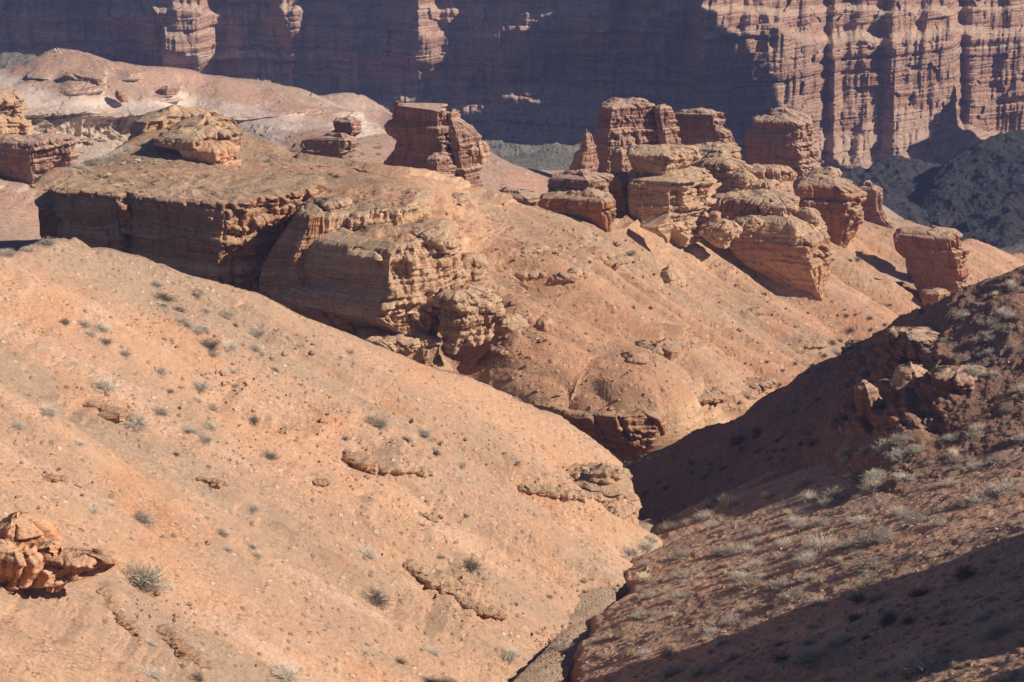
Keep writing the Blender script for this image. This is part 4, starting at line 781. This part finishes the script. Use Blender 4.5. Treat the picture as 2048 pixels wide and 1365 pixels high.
for i, (x, y) in enumerate(scatter([(1840, 650), (2048, 560), (2048, 740), (1930, 760), (1930, 700), (1860, 680)], 28, 9)):
    shrub(x, y, random.uniform(12, 32), 'grass' if i % 4 == 0 else 'grey', 'grass_tuft' if i % 4 == 0 else 'dry_shrub', 'pale grass tuft high on the right above the gully ledge' if i % 4 == 0 else 'dry shrub high on the right above the gully ledge', 'tuft' if i % 4 == 0 else 'shrub', 'tufts above the gully ledge' if i % 4 == 0 else 'shrubs above the gully ledge')
for x, y in scatter([(1330, 1030), (1260, 980), (1560, 830), (1700, 760), (1700, 850), (1540, 940)], 30, 10):
    shrub(x, y, random.uniform(10, 24), 'dark', label='dark shrub on the shaded slope behind the gully', group='dark shrubs on the shaded slope')
for x, y in scatter([(1560, 1260), (1800, 1140), (2048, 1050), (2048, 1220), (1900, 1300), (1700, 1345), (1530, 1345)], 22, 12):
    shrub(x, y, random.uniform(20, 54), 'dark' if random.random() < .6 else 'grey', label='dim shrub lying in the big shadow at lower right', group='shrubs in the big shadow at lower right')
for x, y, w_ in [(1236, 942, 14), (1250, 936, 16), (1262, 932, 18), (1280, 926, 18), (1300, 921, 16), (1320, 915, 14), (1335, 910, 12)]:
    shrub(x, y, w_, 'grass', 'grass_tuft', 'pale grass tuft along the ravine under the low red cliff', 'tuft', 'pale tufts along the ravine under the low cliff')
for x, y, w_ in [(1170, 1165, 20), (1175, 1185, 16), (1185, 1160, 14)]:
    shrub(x, y, w_, 'grass', 'grass_tuft', 'pale tuft beside the shaded bend of the stream bed', 'tuft', 'pale tufts beside the bend of the stream bed')
# stones
def stone_verts(rs):
    v = rs.normal(0, 1, (9, 3)); v /= np.linalg.norm(v, axis=1, keepdims=True); return v * rs.uniform(.7, 1., (9, 1)) * np.array([1, .8, .6])
ICO = [(0, 1, 2), (0, 2, 3), (0, 3, 4), (0, 4, 1), (5, 2, 1), (5, 3, 2), (5, 4, 3), (5, 1, 4)]
def stones(name, label, mat, pts, smin, smax, seed, power=2.6):
    rs = np.random.RandomState(seed); V = []; F = []
    base = np.array([(0, 0, .7), (1, 0, 0), (0, .9, .05), (-1, .1, 0), (0, -.9, 0), (0, 0, -.7)])
    for x, y in pts:
        h = hit(x, y)
        if not h: continue
        s_ = smin * (rs.uniform(.0 + (smin / smax)**power, 1))**(-1 / power); s_ = min(s_, smax)
        v = base * rs.uniform(.6, 1.25, (6, 3)) * s_ * np.array([1, .85, .8]); a = rs.uniform(0, 6.28); c, q = math.cos(a), math.sin(a)
        v = v @ np.array([[c, -q, 0], [q, c, 0], [0, 0, 1]]).T; b = len(V) * 1
        V.extend(v + np.array(h[0]) + np.array(h[1]) * s_ * .25); F.extend([(b + i, b + j, b + k) for i, j, k in ICO])
    o = raw_mesh(name, np.array(V), F, mat, smooth=False); o['kind'] = 'stuff'; o['label'] = label; o['category'] = 'stones'

def ledge(x0, x1, y0, y1, label, mat, cap, seed, out=.5, cat='rock ledge', tilt=0):
    h = hit((x0 + x1) / 2, y1 - 1)
    if not h: return
    d = h[0].y * cp_ - h[0].z * sp_; hh = y1 - y0; w_ = x1 - x0; r = random.Random(seed)
    y0 += .3 * hh; rows = [(y0, x0 + w_ * .18, x1 - w_ * .2), (y0 + hh * .25, x0, x1 - w_ * .05), (y0 + hh * .5, x0 + w_ * .03, x1), (y0 + hh * .8, x0 + w_ * .1, x1 - w_ * .05), (y1 + hh * .5, x0 + w_ * .12, x1 - w_ * .1)]
    W_ = w_ * d / FPX
    tag(rock_mesh('rock_ledge', mat, d - out, rows, plan=[(-1, W_ * .4), (-.3 + r.uniform(-.2, .3), .0), (.5, W_ * .06), (1, W_ * .35), (1, W_ * .35 + 1.4), (-1, W_ * .4 + 1.4)], seed=seed, strata=.3 * min(1, hh * d / FPX), flute=.35, lump=.7, rough=.6, blk=.35, dome=.05, calm=1, capmat=cap, rnd=.02, capn=14), label, cat)
MT, NT, MR = M_tanrock, M_orangerock, M_redrock
for i, a in enumerate([(902, 968, 505, 546, 'dark stepped ledge with a deep notch right of the bulging block', MT, M_mid), (1012, 1115, 536, 560, 'thin pale scarp along the ridge slope below the low rounded rock', MT, M_mid), (1010, 1100, 497, 512, 'uppermost thin crumbling lip on the ridge slope', MT, M_mid),
    (888, 990, 618, 668, 'grey lumpy ledge with a dark hole beside the bulging block', MT, M_mid), (985, 1050, 628, 662, 'pale knobbly stub at the head of the smooth spur', MT, M_mid), (1072, 1104, 636, 662, 'small tan stub right of the pale knobbly one', MT, M_mid),
    (1275, 1370, 690, 712, 'dark-edged ledge low on the ridge slope, left of the longest one', NT, M_mid), (1345, 1465, 786, 806, 'longest undercut ledge above the shaded ravine', NT, M_mid), (1470, 1560, 766, 780, 'thin dark ledge right of the longest undercut one', NT, M_mid),
    (1590, 1655, 684, 700, 'rounded ledge near the ravine on the right end of the ridge slope', NT, M_mid), (1490, 1530, 620, 630, 'tiny orange ledge alone on the smooth slope', NT, M_mid), (625, 700, 398, 420, 'low tan ledge on top of the ridge behind the bulging block', MT, M_mid),
    (975, 1050, 698, 712, 'small overhang at the head of a gully on the smooth spur', NT, M_mid), (1240, 1300, 712, 730, 'low crumbling ledge just left of the dark-edged one', NT, M_mid), (895, 935, 390, 402, 'small brown knob on the crest of the ridge slope', MT, M_mid), (1190, 1250, 520, 532, 'thin orange ledge right below the orange keel', NT, M_mid)]):
    ledge(*a, seed=400 + i * 3, out=.1)
def boxball(n=9):
    g = np.linspace(-1, 1, n); V = []; F = []
    for ax in range(3):
        for sg in (-1, 1):
            a, b_ = np.meshgrid(g, g); p = np.zeros((n, n, 3)); p[..., ax] = sg; p[..., (ax + 1) % 3] = a; p[..., (ax + 2) % 3] = b_
            o = len(V) * n * n; V.append(p.reshape(-1, 3))
            F += [(o + r_ * n + c_, o + r_ * n + c_ + 1, o + (r_ + 1) * n + c_ + 1, o + (r_ + 1) * n + c_) for r_ in range(n - 1) for c_ in range(n - 1)]
    return np.concatenate(V), np.array(F)
BBV, BBF = boxball()
def broken_ledge(line, n, smin, smax, label, mat, seed, sink=.1, spread=5):
    """a scarp of broken angular rock along a line on the slope, half sunk in it"""
    spread = spread * .5
    rs = np.random.RandomState(seed); L = np.array(line, float); Vs = []; Fs = []; b = 0
    t = np.clip(np.linspace(0, len(L) - 1, n) + rs.normal(0, .015, n), 0, len(L) - 1); ln = np.linalg.norm(np.diff(L, axis=0), axis=1).sum() * 125 / FPX
    for q in t:
        k = min(int(q), len(L) - 2); x, y = L[k] + (L[k + 1] - L[k]) * (q - k) + rs.normal(0, spread, 2) * (1, .6)
        h = hit(x, y)
        if not h: continue
        s_ = max(rs.uniform(smin, smax) * (.6 + .4 * math.sin(math.pi * (q / (len(L) - 1)))), ln / n * 1.0); nrm = np.array(h[1]); pc = np.array(h[0])
        if b and np.linalg.norm(pc - prev) > 1.0 * (s_ + sp): continue
        if b: s_ = max(s_, np.linalg.norm(pc - prev) * .72)
        prev, sp = pc, s_
        v = BBV / (np.linalg.norm(BBV, axis=1, keepdims=True)**.55) * np.array([rs.uniform(.7, 1.5), rs.uniform(.8, 1.6), rs.uniform(.35, .75)])
        a = rs.uniform(-.5, .5); c_, q_ = math.cos(a), math.sin(a); v = v @ np.array([[c_, -q_, 0], [q_, c_, 0], [0, 0, 1]]).T
        nn = v / np.linalg.norm(v, axis=1, keepdims=True); o = rs.uniform(0, 90)
        v = v + nn * (fbm(v[:, 0] * 1.3 + o, v[:, 1] * 1.3, v[:, 2] * 2.4, 4, seed, .6) * .6)[:, None]; v[:, 2] += .12 * v[:, 0] * rs.uniform(-1, 1)
        Vs.append(v * s_ + np.array(h[0]) - nrm * s_ * sink); Fs.append(BBF + b); b += len(v)
    tag(raw_mesh('rock_ledge', np.concatenate(Vs), np.concatenate(Fs), mat), label, 'rock ledge')
for i, a in enumerate([([(570, 862), (600, 845), (640, 838), (668, 850)], 22, .15, .5, 'pale crusted ledge in the upper middle of the near slope', MT), ([(692, 905), (718, 925), (760, 935)], 14, .2, .6, 'left half of the broken scarp in the middle of the near slope', NT),
    ([(770, 938), (810, 936), (850, 945)], 12, .15, .5, 'right half of the broken scarp in the middle of the near slope', MT), ([(172, 805), (200, 815), (235, 830), (262, 838)], 14, .15, .5, 'small broken red ledge above the wide low bush', NT),
    ([(815, 1128), (850, 1150), (880, 1165), (905, 1172)], 22, .2, .62, 'crumbling scarp with vertical cracks on the lower near slope', MT), ([(905, 1185), (940, 1212), (975, 1222), (1005, 1236)], 20, .12, .4, 'dark jagged lower end of the crumbling scarp', NT),
    ([(405, 955), (430, 965), (448, 970)], 7, .1, .3, 'little dark hollow ledge at centre left of the near slope', NT), ([(632, 966), (668, 964)], 5, .12, .3, 'tiny red ledge left of the broken scarp', NT), ([(870, 884), (925, 880)], 7, .12, .35, 'little tan ledge above the long spur ledge', MT),
    ([(850, 1030), (880, 1045), (905, 1060)], 14, .12, .38, 'rubbly ledge between the two scarps of the near slope', MT), ([(98, 957), (126, 962)], 4, .1, .26, 'tiny shadowed ledge at far left of the near slope', NT), ([(1040, 975), (1090, 982), (1150, 990), (1200, 996)], 26, .2, .5, 'long broken lip running from the near slope to the end of the near spur', MT),
    ([(210, 1185), (222, 1215), (245, 1240), (270, 1262)], 14, .08, .24, 'crack edged with orange rock running down from the lower left outcrop', NT), ([(330, 1262), (360, 1300), (400, 1330)], 10, .06, .18, 'short orange crack left of the bottom shrubs', NT),
    ([(985, 620), (1020, 640), (1050, 650)], 10, .3, .8, 'row of pale knobs at the head of the smooth spur', MT), ([(1110, 560), (1150, 545), (1185, 548)], 20, .5, .8, 'row of tan blocks along the ridge slope below the keeled block', MT), ([(1500, 790), (1530, 770), (1560, 762)], 8, .2, .6, 'broken blocks above the shaded ravine, right of the longest ledge', NT),
    ([(840, 470), (880, 480), (930, 500)], 30, .6, .9, 'broken rim of rock between bulging block and dark notch ledge', MT)]):
    broken_ledge(*a, seed=520 + i * 7)
M_st1 = flat_mat('stones tan', (.47, .29, .185), .5); M_st2 = flat_mat('stones pink', (.57, .36, .25), .4); M_st3 = flat_mat('stones brown', (.36, .21, .145), .45)
NEARP = [(0, 520), (140, 490), (500, 610), (1000, 840), (1230, 960), (1270, 1080), (1080, 1260), (1100, 1365), (0, 1365)]
stones('loose_stones', 'loose tan and brown stones strewn over the near slope', M_st1, scatter(NEARP, 2300, 21), .03, .26, 1, 3.2)
deb = []
for k, (x0, y0, n_) in enumerate([(460, 770, 150), (330, 640, 90), (620, 820, 120), (730, 890, 90), (900, 1165, 120), (860, 1040, 90), (1090, 970, 110), (240, 810, 80), (560, 690, 90), (100, 960, 60), (330, 1230, 90), (700, 950, 80), (1000, 890, 70), (1170, 1010, 70), (1180, 1170, 50), (960, 1230, 60), (480, 900, 50)]):
    r_ = random.Random(k); deb += [(x0 + r_.gauss(0, 50) + 0, y0 + r_.gauss(0, 20) + .5 * 0) for _ in range(n_)]
stones('rubble', 'patches of broken pale rubble on the near slope', M_st2, [(x, y + (x - deb[0][0]) * 0) for x, y in deb if inpoly(x, y, NEARP)], .05, .34, 2, 2.2)
stones('ridge_stones', 'small stones strewn over the ridge slope', M_st1, scatter([(500, 300), (960, 400), (1230, 500), (1600, 640), (1800, 680), (1430, 840), (1300, 830), (1020, 810), (900, 620), (860, 440), (600, 400)], 1500, 22), .06, .5, 3)
stones('rock_debris', 'broken rock debris lying around the feet of the rock towers', M_st1, scatter([(1000, 440), (1240, 470), (1320, 490), (1480, 500), (1660, 610), (1760, 620), (1700, 660), (1560, 640), (1400, 560), (1220, 540), (1080, 500)], 170, 31) + scatter([(1380, 380), (1480, 350), (1640, 380), (1650, 420), (1500, 470), (1420, 480)], 120, 32) + scatter([(880, 500), (1040, 600), (1100, 680), (980, 740), (900, 720)], 110, 33), .10, .7, 13, 2.0)
stones('slope_stones', 'stones and gravel lying all over the right-hand slope', M_st3, scatter([(1290, 1085), (1560, 960), (1800, 840), (1860, 660), (2048, 570), (2048, 1365), (1140, 1365), (1110, 1260)], 5200, 23), .03, .22, 4)
stones('bed_stones', 'grey stones in the dry stream bed', M_st1, scatter([(1060, 1260), (1110, 1250), (1140, 1330), (1120, 1360), (1085, 1330)], 160, 24), .05, .2, 5)
for x, y, w_ in [(503, 1056, 16), (455, 710, 10), (480, 860, 14), (600, 640, 9), (430, 780, 9), (940, 1236, 9), (1128, 1262, 13), (1115, 1268, 9), (660, 860, 8), (1085, 900, 12), (700, 1050, 8), (910, 1250, 10), (300, 880, 8), (690, 870, 9)]:
    h = hit(x, y)
    if h:
        dd = h[0].y * cp_ - h[0].z * sp_; b_ = rock_mesh('stone', M_tanrock, dd + .3, [(y - w_ * .55, x - w_ * .3, x + w_ * .25), (y - w_ * .3, x - w_ * .5, x + w_ * .45), (y, x - w_ * .55, x + w_ * .5), (y + w_ * .4, x - w_ * .5, x + w_ * .5)], seed=300 + x % 50, strata=.03, flute=.02, lump=.1, rough=.12, blk=.03, res=.5, dome=.05, rnd=.1, calm=1)
        tag(b_, 'loose angular stone bigger than the gravel around it on the near slope', 'stone', 'bigger loose stones on the near slope')
# two pale posts on top of the pink hill
def post(px, py, dx, h_, label, head):
    p = P3(px, py, 396.); rs = np.linspace(0, 1, 8); r_ = .11; V = []
    for i, t in enumerate(rs):
        for k in range(8):
            a = k * math.pi / 4; rr = r_ * (1 + .15 * math.sin(3 * a + i)) * (1 + (head if t > .72 else 0) * 1.0)
            V.append(p + np.array([dx * t + rr * math.cos(a), rr * math.sin(a), -.3 + h_ * t]))
    V += [p + np.array([dx * 1.03, 0, -.3 + h_ * 1.04])]; F = [(i * 8 + k, i * 8 + (k + 1) % 8, i * 8 + 8 + (k + 1) % 8, i * 8 + 8 + k) for i in range(7) for k in range(8)] + [(56 + k, 56 + (k + 1) % 8, 64, 64) for k in range(8)]
    me = bpy.data.meshes.new('post'); me.from_pydata([tuple(v) for v in V], [], [f if f[2] != f[3] else f[:3] for f in F]); me.materials.append(M_post); o = bpy.data.objects.new('leaning_post', me); C.objects.link(o)
    tag(o, label, 'post')
M_post = flat_mat('bleached wood', (.62, .56, .52), .1)
post(116, 106, -.62, 1.15, 'thick-headed pale leaning post, left of the pair on the pink hill top', 1.0)
post(121, 104, -.5, 1.1, 'thin pale leaning post, right of the pair on the pink hill top', 0)
M_scrub = flat_mat('low scrub', (.58, .47, .34))
def scrub():
    Vs = []; Fs = []; b = 0; r = random.Random(77)
    for x, y in scatter([(1320, 1110), (1560, 985), (1800, 870), (1900, 810), (2048, 760), (2048, 1365), (1150, 1365), (1180, 1250)], 620, 78):
        h = hit(x, y)
        if not h: continue
        me = r.choice(PROTO['grey'] + PROTO['grass']); n = len(me.vertices); v = np.empty(n * 3, np.float32); me.vertices.foreach_get('co', v); v = v.reshape(-1, 3) * r.uniform(.12, .4)
        f = np.empty(len(me.loops), np.int32); me.loops.foreach_get('vertex_index', f); Fs.append(f.reshape(-1, 4) + b); Vs.append(v + np.array(h[0])); b += n
    o = raw_mesh('low_scrub', np.concatenate(Vs), np.concatenate(Fs), M_scrub, smooth=False); o['kind'] = 'stuff'
scrub()
flush_jobs()
# ------------------------------------------------------------------ the air
def build_haze():
    m = bpy.data.materials.new('haze'); m.use_nodes = True; nt = m.node_tree; nt.nodes.clear()
    v = nt.nodes.new('ShaderNodeVolumePrincipled'); v.inputs['Density'].default_value = .00028; v.inputs['Color'].default_value = (.40, .49, 1, 1); v.inputs['Anisotropy'].default_value = .1
    o_ = nt.nodes.new('ShaderNodeOutputMaterial'); nt.links.new(v.outputs[0], o_.inputs['Volume'])
    x0, x1, y0, y1, z0, z1 = -3100, 3100, -100, 4100, -135, 60
    vv = [(x, y, z) for z in (z0, z1) for y in (y0, y1) for x in (x0, x1)]
    o = raw_mesh('haze', vv, [(0, 2, 3, 1), (4, 5, 7, 6), (0, 1, 5, 4), (2, 6, 7, 3), (0, 4, 6, 2), (1, 3, 7, 5)], m, smooth=False); o['kind'] = 'stuff'
build_haze()
